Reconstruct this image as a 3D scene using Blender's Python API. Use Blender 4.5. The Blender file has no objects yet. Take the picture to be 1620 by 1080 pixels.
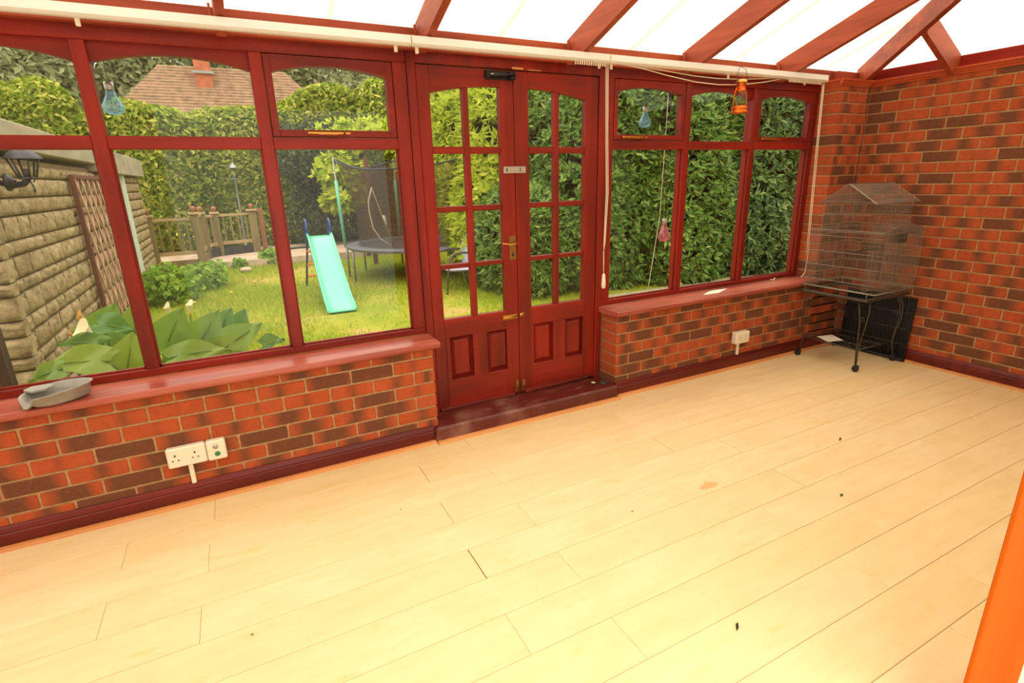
import bpy, bmesh, math, random
import numpy as np
from mathutils import Vector, Matrix
random.seed(5)
RNG = np.random.default_rng(11)
scene = bpy.context.scene
COL = scene.collection

# ------------------------------------------------------------------ camera
cd = bpy.data.cameras.new('camera'); cam = bpy.data.objects.new('camera', cd); COL.objects.link(cam)
cd.sensor_width = 36.0; cd.lens = 840.49 * 36.0 / 1620.0; cd.clip_start = 0.02; cd.clip_end = 200
_r = Vector((0.88821, -0.45868, -0.02636)); _u = Vector((0.15581, 0.24676, 0.95647)); _f = Vector((0.43221, 0.85365, -0.29064))
m = Matrix.Identity(4)
for i in range(3):
    m[i][0] = _r[i]; m[i][1] = _u[i]; m[i][2] = -_f[i]
m.translation = Vector((-0.7063, -2.7189, 1.4489))
cam.matrix_world = m
scene.camera = cam

# ------------------------------------------------------------------ world: bright overcast sky, warm white
SKY = 3.7
w = bpy.data.worlds.new('world'); scene.world = w; w.use_nodes = True
nt = w.node_tree; nt.nodes.clear()
tc = nt.nodes.new('ShaderNodeTexCoord'); sp = nt.nodes.new('ShaderNodeSeparateXYZ')
mx = nt.nodes.new('ShaderNodeMath'); mx.operation = 'MAXIMUM'; mx.inputs[1].default_value = 0.0
ma = nt.nodes.new('ShaderNodeMath'); ma.operation = 'MULTIPLY_ADD'; ma.inputs[1].default_value = 0.55 * SKY; ma.inputs[2].default_value = 0.45 * SKY
bg = nt.nodes.new('ShaderNodeBackground'); bg.inputs[0].default_value = (1.0, 0.93, 0.80, 1)
ow = nt.nodes.new('ShaderNodeOutputWorld')
nt.links.new(tc.outputs['Generated'], sp.inputs[0]); nt.links.new(sp.outputs[2], mx.inputs[0]); nt.links.new(mx.outputs[0], ma.inputs[0])
nt.links.new(ma.outputs[0], bg.inputs[1]); nt.links.new(bg.outputs[0], ow.inputs[0])
sd = bpy.data.lights.new('sun', 'SUN'); sd.energy = 1.0; sd.angle = math.radians(60); sd.color = (1, .92, .78)
sun = bpy.data.objects.new('sun', sd); COL.objects.link(sun); sun.rotation_euler = (math.radians(32), math.radians(-18), 0); sun.location = (0, -4, 12)
vs = scene.view_settings
vs.view_transform = 'Standard'; vs.look = 'None'; vs.exposure = 0.0; vs.gamma = 1.0; vs.use_curve_mapping = False

# ------------------------------------------------------------------ materials
def lin(r, g, b):
    def f(c):
        c /= 255.0
        return c / 12.92 if c <= .04045 else ((c + .055) / 1.055) ** 2.4
    return (f(r), f(g), f(b), 1.0)
M = {}
class NB:
    def __init__(s, name):
        s.m = bpy.data.materials.new(name); s.m.use_nodes = True; s.t = s.m.node_tree; s.t.nodes.clear()
        s.out = s.t.nodes.new('ShaderNodeOutputMaterial'); M[name] = s.m
    def n(s, typ, *ins, **kw):
        nd = s.t.nodes.new('ShaderNode' + typ)
        named = kw.pop('ins', {})
        for k, v in kw.items(): setattr(nd, k, v)
        for i, v in list(enumerate(ins)) + list(named.items()):
            if v is None: continue
            sock = nd.inputs[i]
            if isinstance(v, bpy.types.NodeSocket): s.t.links.new(v, sock)
            elif isinstance(v, bpy.types.Node): s.t.links.new(v.outputs[0], sock)
            else: sock.default_value = v
        return nd
    def math(s, op, a, b=None, c=None, clamp=False): return s.n('Math', a, b, c, operation=op, use_clamp=clamp).outputs[0]
    def mix(s, f, a, b, bt='MIX'):
        nd = s.t.nodes.new('ShaderNodeMix'); nd.data_type = 'RGBA'; nd.blend_type = bt
        for i, v in ((0, f), (6, a), (7, b)):
            if isinstance(v, bpy.types.NodeSocket): s.t.links.new(v, nd.inputs[i])
            else: nd.inputs[i].default_value = v
        return nd.outputs[2]
    def ramp(s, f, stops):
        nd = s.n('ValToRGB', f); e = nd.color_ramp.elements
        while len(e) > 1: e.remove(e[0])
        for i, (p, c) in enumerate(stops):
            el = e[0] if i == 0 else e.new(p)
            el.position = p; el.color = c if len(c) == 4 else (*c, 1)
        return nd.outputs[0]
    def coords(s, kind='Object', scale=(1, 1, 1), offset=None):
        if kind == 'World': v = s.n('NewGeometry').outputs['Position']
        else: v = s.n('TexCoord').outputs[kind]
        if offset is not None: v = s.n('VectorMath', v, offset, operation='ADD').outputs[0]
        return s.n('Mapping', v, ins={3: scale}).outputs[0]
    def noise(s, v, scale, detail=3.0, rough=.55): return s.n('TexNoise', v, ins={'Scale': scale, 'Detail': detail, 'Roughness': rough}).outputs[0]
    def bsdf(s, col, rough=.5, metal=0.0, bump=None, bstr=.3, bdist=.01, spec=.5, **kw):
        b = s.n('BsdfPrincipled', ins={'Base Color': col, 'Roughness': rough, 'Metallic': metal, 'Specular IOR Level': spec})
        for k, v in kw.items(): b.inputs[k.replace('_', ' ')].default_value = v
        if bump is not None:
            bp = s.n('Bump', ins={'Strength': bstr, 'Distance': bdist, 'Height': bump}); s.t.links.new(bp.outputs[0], b.inputs['Normal'])
        return b
    def done(s, sh): s.t.links.new(sh.outputs[0], s.out.inputs[0]); return s.m

def plain(name, col, rough=.5, metal=0., spec=.5, **kw):
    b = NB(name); return b.done(b.bsdf(col, rough, metal, spec=spec, **kw))
def noisy(name, c1, c2, scale=8, stretch=(1, 1, 1), rough=.5, kind='World', bstr=.25, bdist=.004, detail=4, lo=.3, hi=.7, spec=.5, metal=0.):
    b = NB(name); v = b.coords(kind, stretch); n = b.noise(v, scale, detail)
    c = b.ramp(n, [(lo, c1), (hi, c2)])
    return b.done(b.bsdf(c, rough, metal, bump=n, bstr=bstr, bdist=bdist, spec=spec))

def wood(name, c1, c2, axis, rough=.4, scale=14):
    st = {'x': (.06, 1, 1), 'y': (1, .06, 1), 'z': (1, 1, .06)}[axis]
    b = NB(name); v = b.coords('World', st); n = b.noise(v, scale, 5, .6); n2 = b.noise(b.coords('World'), 2.2, 2)
    f = b.math('ADD', b.math('MULTIPLY', n, .7), b.math('MULTIPLY', n2, .3))
    c = b.ramp(f, [(.36, c1), (.64, c2)])
    return b.done(b.bsdf(c, rough, bump=n, bstr=.15, bdist=.002, spec=.32))
R1, R2 = lin(102, 25, 15), lin(150, 36, 22)
for a in 'xyz': wood('frame_' + a, R1, R2, a, .38)
for a in 'xyz': wood('rafter_' + a, lin(134, 52, 32), lin(180, 84, 52), a, .5)
for a in 'xy': wood('coving_' + a, lin(176, 76, 44), lin(206, 100, 62), a, .3)
wood('sill', lin(146, 62, 50), lin(186, 104, 84), 'x', .28)
wood('skirting', lin(84, 22, 18), lin(116, 34, 26), 'x', .35)
wood('strip', lin(202, 128, 70), lin(222, 152, 92), 'x', .4)
b = NB('orange_door'); b.done(b.bsdf(b.ramp(b.noise(b.coords('World', (1, 1, .08)), 7, 4), [(.3, lin(178, 80, 14)), (.7, lin(190, 90, 20))]), .8, spec=.04))
plain('white_plastic', lin(236, 226, 205), .35)
plain('white_rail', lin(238, 238, 236), .3)
plain('cream_cord', lin(230, 215, 190), .6)
plain('socket_hole', lin(40, 30, 25), .6)
plain('green_button', lin(40, 130, 80), .4)
plain('black_metal', lin(26, 26, 28), .4, .3)
plain('black_plastic', lin(24, 23, 24), .55)
plain('brass', lin(205, 150, 70), .3, .9)
plain('old_brass', lin(150, 110, 60), .45, .8)
plain('steel', lin(190, 182, 175), .35, .7)
plain('cage_wire', lin(156, 146, 132), .4, .6)
plain('cage_dark', lin(86, 78, 68), .45, .5)
plain('copper', lin(225, 112, 40), .28, .9)
plain('paper', lin(236, 226, 205), .8)
noisy('grey_tray', lin(140, 136, 128), lin(164, 160, 150), 20, rough=.5)
plain('slide_green', lin(94, 200, 158), .25)
plain('slide_blue', lin(38, 60, 120), .35, .2)
plain('slide_orange', lin(226, 128, 40), .4)
plain('pole_teal', lin(108, 186, 156), .5)
plain('pad_grey', lin(84, 84, 92), .6)
plain('tramp_mat', lin(42, 42, 48), .7)
plain('galv', lin(140, 140, 136), .45, .6)
plain('chair_frame', lin(92, 84, 84), .45, .5)
plain('chair_sling', lin(176, 174, 190), .7)
noisy('liner', lin(30, 30, 32), lin(64, 62, 62), 9, rough=.35, bstr=.8, bdist=.03)
noisy('deck_wood', lin(104, 92, 52), lin(142, 122, 74), 9, (1, 1, .15), .8)
noisy('deck_rail', lin(150, 124, 84), lin(184, 156, 112), 9, (.2, 1, 1), .8)
noisy('rust_post', lin(134, 86, 54), lin(166, 110, 72), 9, (1, 1, .2), .8)
noisy('mortar', lin(160, 126, 86), lin(190, 154, 110), 60, rough=.95, bstr=.5, bdist=.003)
b = NB('stone'); wp = b.coords('World'); n = b.noise(wp, 11, 8, .65); n2 = b.noise(wp, 1.3, 3); r = b.n('ObjectInfo').outputs['Random']
c = b.ramp(n, [(.32, lin(126, 108, 80)), (.5, lin(172, 152, 116)), (.7, lin(198, 178, 140))]); c = b.mix(b.math('MULTIPLY', r, .35), c, lin(128, 106, 72)); c = b.mix(b.math('MULTIPLY', b.math('SUBTRACT', n2, .5, clamp=True), 1.6), c, lin(104, 88, 66))
b.done(b.bsdf(c, .95, bump=n, bstr=1.0, bdist=.035, spec=.1))
noisy('stone_mortar', lin(112, 92, 62), lin(138, 116, 80), 12, rough=.95)
noisy('concrete', lin(140, 130, 108), lin(168, 156, 132), 6, (1, .4, 1), .95)
noisy('trellis_wood', lin(168, 118, 96), lin(212, 174, 150), 16, (1, 1, .3), .8)
noisy('trellis_post', lin(84, 46, 32), lin(112, 66, 46), 12, (1, 1, .2), .8)
plain('upvc', lin(206, 216, 200), .4)
noisy('bark', lin(62, 50, 40), lin(98, 82, 66), 8, (1, 1, .3), .95, bstr=.8, bdist=.03)
noisy('dark_post', lin(52, 36, 26), lin(84, 60, 44), 14, (1, 1, .2), .85)
noisy('plaster', lin(226, 214, 192), lin(236, 224, 204), 3, rough=.9)
noisy('roof_tile', lin(104, 82, 62), lin(152, 120, 92), 3.5, rough=.95, detail=6)
noisy('house_brick', lin(150, 82, 58), lin(186, 108, 76), 5, rough=.95)
noisy('house_wall', lin(98, 92, 72), lin(120, 110, 88), 3, rough=.95)
noisy('paving', lin(168, 142, 120), lin(206, 180, 156), 4, rough=.9)
noisy('path_gravel', lin(128, 124, 96), lin(176, 166, 134), 24, rough=.95)
noisy('pebble', lin(176, 150, 124), lin(210, 188, 160), 8, rough=.9)
plain('lantern_black', lin(48, 46, 52), .5, .3)
plain('lily_white', lin(244, 232, 196), .5, Subsurface_Weight=.0)
plain('lily_wilt', lin(206, 160, 86), .7)
plain('spadix', lin(236, 190, 50), .6)
plain('flower_yellow', lin(244, 190, 40), .6)
plain('bulb_filament', lin(236, 214, 150), .5)

def glassmat(name, tint, rough=0.0, dirt=.03, f=1.0):
    b = NB(name)
    tr = b.n('BsdfTransparent', tint); gl = b.n('BsdfGlossy', (1, 1, 1, 1), rough)
    fc = b.n('LayerWeight', .5).outputs['Facing']
    fr = b.math('MULTIPLY_ADD', b.math('POWER', fc, 5.0), .96 * f, .035 * f)
    m1 = b.n('MixShader', fr, tr, gl)
    if dirt:
        n = b.noise(b.coords('World', (1, 1, .5)), 5, 5, .65)
        d = b.math('MULTIPLY', b.math('SUBTRACT', n, .3, clamp=True), dirt * 4)
        m1 = b.n('MixShader', d, m1, b.n('BsdfDiffuse', (.8, .78, .7, 1)))
    return b.done(m1)
glassmat('glass', (.985, .99, .98, 1), dirt=.004, f=.45)
glassmat('lamp_glass', (.92, .93, .9, 1), dirt=0)
for nm, tc_, dc_ in (('blue_glass', (.72, .88, .96, 1), lin(140, 200, 240)), ('pink_glass', (.95, .6, .72, 1), lin(240, 120, 160))):
    b = NB(nm); tr = b.n('BsdfTransparent', tc_); df = b.n('MixShader', .5, b.n('BsdfTranslucent', dc_), b.n('BsdfDiffuse', dc_))
    fc = b.n('LayerWeight', .45).outputs['Facing']
    b.done(b.n('MixShader', .08, b.n('MixShader', b.math('MULTIPLY_ADD', fc, .6, .16), tr, df), b.n('BsdfGlossy', (1, 1, 1, 1), .05)))
for k, ax in (('poly_front', 0), ('poly_side', 1)):
    b = NB(k)
    v = b.n('SeparateXYZ', b.n('NewGeometry').outputs['Position']).outputs[ax]
    s_ = b.math('FRACT', b.math('MULTIPLY', v, 1 / .03))
    rib = b.math('LESS_THAN', s_, .14)
    col = b.mix(rib, (.93, .91, .84, 1), (.80, .77, .68, 1))
    tl = b.n('BsdfTranslucent', col); tr = b.n('BsdfTransparent', (.93, .91, .86, 1))
    mm = b.n('MixShader', .42, tl, tr)
    b.done(b.n('MixShader', .06, mm, b.n('BsdfGlossy', (1, 1, 1, 1), .25)))
b = NB('poly_bar'); b.done(b.n('MixShader', .92, b.bsdf(lin(240, 226, 190), .5), b.n('BsdfTranslucent', (1, .96, .84, 1))))

# brick: orange-red with a burnt dark patch across the middle, different on every brick
b = NB('brick')
oi = b.n('ObjectInfo'); rnd = oi.outputs['Random']; g = b.n('TexCoord').outputs['Generated']
gx = b.n('SeparateXYZ', g).outputs[0]
wp = b.coords('World'); n1 = b.noise(wp, 14, 4); n2 = b.noise(wp, 120, 3); n3 = b.noise(wp, 5, 2)
r2 = b.math('FRACT', b.math('MULTIPLY', rnd, 37.7)); r3 = b.math('FRACT', b.math('MULTIPLY', rnd, 91.3))
ctr = b.math('MULTIPLY_ADD', r2, .24, .38)
dist = b.math('ABSOLUTE', b.math('SUBTRACT', gx, ctr))
dist = b.math('ADD', dist, b.math('MULTIPLY', b.math('SUBTRACT', n1, .5), .42))
wid = b.ramp(r3, [(0, (.06,) * 3), (.22, (.22,) * 3), (.60, (.38,) * 3), (.80, (.56,) * 3), (1, (.82,) * 3)])
dk = b.math('MULTIPLY', b.math('SUBTRACT', wid, dist), 3.6, clamp=True)
orange = b.mix(n3, lin(164, 67, 34), lin(196, 94, 50)); orange = b.mix(b.math('MULTIPLY', rnd, .5), orange, lin(190, 92, 56))
dark = b.mix(n2, lin(72, 46, 34), lin(122, 80, 56))
orange = b.mix(b.math('MULTIPLY', b.math('SUBTRACT', n1, .38, clamp=True), 1.7, clamp=True), orange, lin(150, 78, 46)); n4 = b.noise(wp, 38, 4, .7)
orange = b.mix(b.math('MULTIPLY', b.math('SUBTRACT', n4, .5, clamp=True), 2.2, clamp=True), orange, lin(140, 56, 30)); dark = b.mix(b.math('MULTIPLY', b.math('SUBTRACT', n4, .52, clamp=True), 2.5, clamp=True), dark, lin(150, 84, 52))
c = b.mix(b.math('MULTIPLY', dk, .92), orange, dark)
spk = b.math('GREATER_THAN', n2, .66); c = b.mix(b.math('MULTIPLY', spk, .45), c, lin(96, 46, 28))
b.done(b.bsdf(c, .9, bump=n2, bstr=.5, bdist=.003, spec=.25))
b = NB('brick_wall_plain'); bt = b.n('TexBrick', b.coords('World', (1, 1, 1)), lin(196, 80, 40), lin(110, 60, 40), lin(180, 136, 86)); bt.inputs['Scale'].default_value = 4.4
b.done(b.bsdf(bt.outputs[0], .9))

# floor planks: pale maple laminate, stains and specks with a place of their own
b = NB('plank')
rnd = b.n('ObjectInfo').outputs['Random']
off = b.n('CombineXYZ', b.math('MULTIPLY', rnd, 31), b.math('MULTIPLY', rnd, 17), 0.0).outputs[0]
v = b.coords('World', (.8, 4, 1), off); gr = b.noise(v, 4, 5, .55)
wp = b.coords('World'); st = b.noise(wp, 2.3, 3); st2 = b.noise(b.coords('World', (1, 2.2, 1)), 5.5, 2)
c = b.ramp(gr, [(.25, lin(226, 196, 146)), (.5, lin(233, 205, 158)), (.75, lin(238, 213, 168))])
c = b.mix(b.math('MULTIPLY', rnd, .22), c, lin(222, 182, 112))
sf = b.math('MULTIPLY', b.math('SUBTRACT', st2, .63, clamp=True), 6, clamp=True); c = b.mix(b.math('MULTIPLY', sf, .5), c, lin(226, 176, 78))
sf = b.math('MULTIPLY', b.math('SUBTRACT', st, .60, clamp=True), 3, clamp=True); c = b.mix(b.math('MULTIPLY', sf, .4), c, lin(206, 164, 112))
vo = b.n('TexVoronoi', wp, ins={'Scale': 4.2}); spk = b.math('LESS_THAN', vo.outputs['Distance'], .024)
c = b.mix(b.math('MULTIPLY', spk, .8), c, lin(90, 78, 62))
ds_ = b.n('VectorMath', b.coords('World', (1, 1.6, 1)), (1.147, -1.80, 0.0), operation='DISTANCE').outputs['Value']
sm_ = b.math('MULTIPLY', b.math('SUBTRACT', b.math('MULTIPLY_ADD', b.noise(wp, 26, 4), .12, -.005), ds_, clamp=True), 40, clamp=True); c = b.mix(b.math('MULTIPLY', sm_, .6), c, lin(206, 140, 72))
b.done(b.bsdf(c, b.math('MULTIPLY_ADD', gr, .2, .38), bump=gr, bstr=.05, bdist=.002, spec=.35))
noisy('subfloor', lin(100, 70, 40), lin(120, 86, 50), 4, rough=.9)
# threshold: painted wood with worn pale scratches
b = NB('threshold'); v = b.coords('World', (.25, 1, 1)); n = b.noise(v, 22, 6, .7)
n2 = b.noise(b.coords('World'), 5, 4); c = b.mix(n2, lin(76, 22, 20), lin(112, 36, 32))
s_ = b.math('MULTIPLY', b.math('SUBTRACT', n, .56, clamp=True), 6, clamp=True); c = b.mix(b.math('MULTIPLY', s_, .6), c, lin(168, 122, 100)); c = b.mix(b.math('MULTIPLY', b.math('SUBTRACT', n2, .52, clamp=True), 2.5, clamp=True), c, lin(150, 116, 98))
b.done(b.bsdf(c, .42, bump=n, bstr=.2, bdist=.002))

def leafmat(name, cols, trans=.35, rough=.6, spec=.12):
    b = NB(name); r = b.n('NewGeometry').outputs['Random Per Island']
    k = len(cols); c = b.ramp(r, [(i / max(1, k - 1), lin(*cc)) for i, cc in enumerate(cols)])
    p = b.bsdf(c, rough, spec=spec); t = b.n('BsdfTranslucent', c)
    return b.done(b.n('MixShader', trans, p, t))
leafmat('leaf_hedge', [(92, 116, 34), (126, 148, 42), (156, 172, 56), (206, 202, 100), (112, 134, 38)], .42)
leafmat('leaf_hedge_dark', [(70, 92, 36), (98, 122, 46), (126, 146, 62), (88, 108, 40)])
leafmat('leaf_laurel', [(62, 96, 36), (92, 128, 46), (126, 158, 62), (76, 110, 42), (158, 174, 84)], .32, .4, .3)
leafmat('leaf_laurel_dark', [(48, 76, 36), (70, 100, 46), (98, 126, 60), (136, 154, 84)], .3, .4, .3)
leafmat('leaf_inner_shade', [(34, 46, 20), (52, 60, 28), (66, 58, 34)], .15)  # darker leaves for bush interiors, the shade between leaves painted into their colour
leafmat('leaf_bright', [(150, 176, 44), (182, 196, 60), (206, 206, 84)], .45)
leafmat('leaf_dark', [(58, 66, 46), (78, 88, 58), (96, 104, 70), (70, 80, 50)], .25)
leafmat('leaf_tree', [(124, 134, 90), (152, 158, 112), (176, 178, 138)], .45)
leafmat('leaf_ground', [(110, 150, 50), (140, 176, 62), (170, 190, 80)], .4)
leafmat('grass', [(122, 156, 28), (150, 174, 36), (178, 188, 50), (196, 184, 76)], .4, .8, .03)
b = NB('lily_leaf'); n = b.noise(b.coords('World', (1, 1, 1)), 9, 3); r = b.n('ObjectInfo').outputs['Random']
c = b.mix(r, lin(96, 146, 54), lin(164, 188, 62)); c = b.mix(b.math('MULTIPLY', n, .3), c, lin(84, 130, 72))
p = b.bsdf(c, .35); b.done(b.n('MixShader', .5, p, b.n('BsdfTranslucent', c)))
# soil and lawn ground
b = NB('ground'); wp = b.coords('World'); n = b.noise(wp, .9, 5, .6); n2 = b.noise(wp, 30, 4)
c = b.ramp(n, [(.40, lin(124, 142, 34)), (.54, lin(156, 156, 54)), (.64, lin(186, 156, 96))]); c = b.mix(b.math('MULTIPLY', n2, .4), c, lin(118, 104, 62))
b.done(b.bsdf(c, .95, bump=n2, bstr=.6, bdist=.02, spec=.03))
# trampoline net
b = NB('net'); b.done(b.n('MixShader', .42, b.n('BsdfTransparent', (1, 1, 1, 1)), b.n('BsdfDiffuse', lin(84, 66, 50))))

# ------------------------------------------------------------------ mesh builder
class MB:
    def __init__(s): s.v = []; s.f = []; s.sm = []
    def add(s, vs_, fs, smooth=False):
        o = len(s.v); s.v += [tuple(p) for p in vs_]; s.f += [tuple(i + o for i in f) for f in fs]; s.sm += [smooth] * len(fs); return s
    def box(s, x0, x1, y0, y1, z0, z1, bev=0.0):
        if bev <= 0:
            return s.add([(x0, y0, z0), (x1, y0, z0), (x1, y1, z0), (x0, y1, z0), (x0, y0, z1), (x1, y0, z1), (x1, y1, z1), (x0, y1, z1)],
                         [(0, 3, 2, 1), (4, 5, 6, 7), (0, 1, 5, 4), (1, 2, 6, 5), (2, 3, 7, 6), (3, 0, 4, 7)])
        bm = bmesh.new(); bmesh.ops.create_cube(bm, size=1)
        for q in bm.verts: q.co = Vector(((x0 + x1) / 2 + q.co.x * (x1 - x0), (y0 + y1) / 2 + q.co.y * (y1 - y0), (z0 + z1) / 2 + q.co.z * (z1 - z0)))
        bv = min(bev, .45 * min(x1 - x0, y1 - y0, z1 - z0))
        bmesh.ops.bevel(bm, geom=bm.edges[:], offset=bv, segments=1, affect='EDGES', profile=.5)
        bm.verts.index_update()
        s.add([q.co[:] for q in bm.verts], [[q.index for q in f.verts] for f in bm.faces]); bm.free(); return s
    def prism(s, poly, d):   # poly: list of 3D points (planar), extruded by vector d
        n = len(poly); d = Vector(d); a = [Vector(p) for p in poly]
        return s.add(a + [p + d for p in a], [tuple(range(n))[::-1], tuple(range(n, 2 * n))] + [(i, (i + 1) % n, n + (i + 1) % n, n + i) for i in range(n)])
    def strip(s, top, bot, d):   # two matching polylines joined as quads and extruded by d
        n = len(top); d = Vector(d); A = [Vector(p) for p in top]; B = [Vector(p) for p in bot]
        vv = A + B + [p + d for p in A] + [p + d for p in B]; F = []
        for i in range(n - 1):
            F += [(i, i + 1, n + i + 1, n + i), (2 * n + i, 3 * n + i, 3 * n + i + 1, 2 * n + i + 1), (i, 2 * n + i, 2 * n + i + 1, i + 1), (n + i, n + i + 1, 3 * n + i + 1, 3 * n + i)]
        F += [(0, n, 3 * n, 2 * n), (n - 1, 3 * n - 1, 4 * n - 1, 2 * n - 1)]
        return s.add(vv, F)
    def tube(s, pts, r, seg=6, cap=True):
        P = [Vector(p) for p in pts]; R = r if isinstance(r, (list, tuple)) else [r] * len(P); vv = []; F = []; ref = None
        for i, p in enumerate(P):
            t = (P[min(i + 1, len(P) - 1)] - P[max(i - 1, 0)]).normalized()
            if ref is None: ref = Vector((0, 0, 1)) if abs(t.z) < .9 else Vector((1, 0, 0))
            a = (ref - t * ref.dot(t)).normalized(); ref = a; c = t.cross(a)
            vv += [p + (a * math.cos(2 * math.pi * k / seg) + c * math.sin(2 * math.pi * k / seg)) * R[i] for k in range(seg)]
        for i in range(len(P) - 1):
            for k in range(seg):
                k2 = (k + 1) % seg; F.append((i * seg + k, i * seg + k2, (i + 1) * seg + k2, (i + 1) * seg + k))
        if cap: F += [tuple(range(seg))[::-1], tuple((len(P) - 1) * seg + k for k in range(seg))]
        return s.add(vv, F, True)
    def lathe(s, prof, c=(0, 0, 0), seg=16, axis='z'):
        vv = []; F = []; n = len(prof)
        for k in range(seg):
            a = 2 * math.pi * k / seg
            for r, h in prof:
                p = (r * math.cos(a), r * math.sin(a), h)
                if axis == 'y': p = (p[0], p[2], p[1])
                if axis == 'x': p = (p[2], p[0], p[1])
                vv.append((p[0] + c[0], p[1] + c[1], p[2] + c[2]))
        for k in range(seg):
            k2 = (k + 1) % seg
            for i in range(n - 1): F.append((k * n + i, k2 * n + i, k2 * n + i + 1, k * n + i + 1))
        return s.add(vv, F, True)
    def mesh(s, name, mat):
        me = bpy.data.meshes.new(name); me.from_pydata([tuple(p) for p in s.v], [], s.f); me.materials.append(M[mat])
        if any(s.sm): me.polygons.foreach_set('use_smooth', s.sm)
        me.update(); return me
    def build(s, name, mat, parent=None, fix=True):
        me = s.mesh(name, mat)
        if fix:
            bm = bmesh.new(); bm.from_mesh(me); bmesh.ops.recalc_face_normals(bm, faces=bm.faces[:]); bm.to_mesh(me); bm.free()
        o = bpy.data.objects.new(name, me); COL.objects.link(o)
        if parent is not None: o.parent = parent; o.matrix_parent_inverse = Matrix.Translation(-parent.location)
        return o
def tag(o, label=None, cat=None, group=None, kind=None):
    if label: o['label'] = label
    if cat: o['category'] = cat
    if group: o['group'] = group
    if kind: o['kind'] = kind
    return o
def empty(name, loc=(0, 0, 0)):
    o = bpy.data.objects.new(name, None); COL.objects.link(o); o.location = loc; o.empty_display_size = .05; return o
def box(name, mat, x0, x1, y0, y1, z0, z1, parent=None, bev=.002): return MB().box(x0, x1, y0, y1, z0, z1, bev).build(name, mat, parent, False)
def link_copy(o, parent):
    c = o.copy(); COL.objects.link(c); c.parent = parent; return c
def arc(x0, x1, zs, za, n=14):   # shallow arch: springing zs at both ends, apex za
    return [(x0 + (x1 - x0) * i / n, zs + (za - zs) * (1 - (2 * i / n - 1) ** 2)) for i in range(n + 1)]

# ================================================================== STRUCTURE
XR = 3.848; HB = -2.30; XL = -2.60
ZA = 1.9787       # centre of brick course 0; courses every 75 mm
def cz(c): return ZA - .075 * c
_bm_cache = {}
def brick_mesh(L, D, H):
    k = (round(L, 3), round(D, 3), round(H, 3))
    if k not in _bm_cache: _bm_cache[k] = MB().box(-L / 2, L / 2, -D / 2, D / 2, -H / 2, H / 2, .004).mesh('brick', 'brick')
    return _bm_cache[k]
def brick(parent, cx, cy, z, L, D=.1, H=.065, rz=0.0):
    o = bpy.data.objects.new('brick', brick_mesh(L, D, H)); COL.objects.link(o); o.parent = parent
    o.location = (cx, cy, z); o.rotation_euler = (0, 0, rz); return o
def run(perp0, a, b_):   # brick spans between a<b_ with perpends at perp0+.225k
    k = math.ceil((a - perp0) / .225); cuts = [a]
    p = perp0 + .225 * k
    while p < b_:
        if p - a > .03 and b_ - p > .03: cuts.append(p)
        p += .225
    cuts.append(b_); return list(zip(cuts[:-1], cuts[1:]))
J = .005
# right wall
wr = box('wall_right', 'mortar', XR + .006, XR + .15, HB - .3, .25, -.02, 2.10, bev=0); tag(wr, kind='structure')
for c in range(-1, 26):
    p0 = -.2142 if c % 2 == 0 else -.1015
    for a, e in run(p0, HB - .05, -.001):
        a2, e2 = a + J, e - (J if e < -.01 else 0)
        brick(wr, XR + .05, (a2 + e2) / 2, cz(c), e2 - a2, rz=math.pi / 2)
# corner pier beside the window
PX = 3.485
wp_ = box('wall_corner', 'mortar', PX + .006, XR + .006, .006, .25, -.02, 2.10, bev=0); tag(wp_, kind='structure')
for c in range(-1, 20):
    cuts = [PX, PX + .216, PX + .32, XR] if c % 2 else [PX, PX + .105, PX + .325, XR]
    cuts = [q for q in cuts]
    for i in range(len(cuts) - 1):
        a, e = cuts[i] + (J if i else 0), cuts[i + 1] - (J if i < len(cuts) - 2 else 0)
        if e - a < .02: continue
        brick(wp_, (a + e) / 2, .09 if i == 0 else .05, cz(c), e - a, .18 if i == 0 else .1)
# low walls under the windows
wfl = box('wall_front_left', 'mortar', XL, .17, .006, .25, -.12, .568, bev=0); tag(wfl, kind='structure')
wfr = box('wall_front_right', 'mortar', 1.461, XR + .006, .006, .25, -.12, .568, bev=0); tag(wfr, kind='structure')
for c in range(19, 26):
    z, H = cz(c), .065
    if c == 19: z, H = (.5212 + .567) / 2, .567 - .5212
    pl = -1.5192 if c % 2 else -1.4063
    for a, e in run(pl, XL, .176):
        a2, e2 = a + J, e - (J if e < .17 else 0); brick(wfl, (a2 + e2) / 2, .05, z, e2 - a2, .1, H)
    pr_ = 1.455 + (.112 if c % 2 else .225)
    for i, (a, e) in enumerate(run(pr_, 1.455, XR)):
        a2, e2 = a + (J if i else 0), e - J; brick(wfr, (a2 + e2) / 2, .085 if i == 0 else .05, z, e2 - a2, .17 if i == 0 else .1, H)
# left end wall and house wall (with the opening the camera looks through)
wl = box('wall_left', 'brick_wall_plain', XL - .15, XL, HB, .25, -.1, .60, bev=0); tag(wl, kind='structure')
w3 = empty('window_added_left', (XL - .08, -1, .6)); tag(w3, kind='structure')  # unseen end glazing, added to let more light onto the left floor
for y0, y1 in ((.17, .25), (-.62, -.56), (-1.42, -1.36), (HB, HB + .06)): box('mullion', 'frame_z', XL - .11, XL - .04, y0, y1, .60, 2.09, w3)
for z0, z1 in ((.60, .66), (1.618, 1.671), (2.03, 2.09)): box('rail', 'frame_y', XL - .105, XL - .045, HB + .06, .17, z0, z1, w3)
MB().box(XL - .08, XL - .076, HB, .17, .64, 2.05).build('pane', 'glass', w3, False)
MB().prism([(XL - .08, .2, 2.09), (XL - .08, HB, 2.09), (XL - .08, HB, 3.03)], (.02, 0, 0)).build('gable_panel', 'poly_side', w3)
wb = MB()
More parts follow.
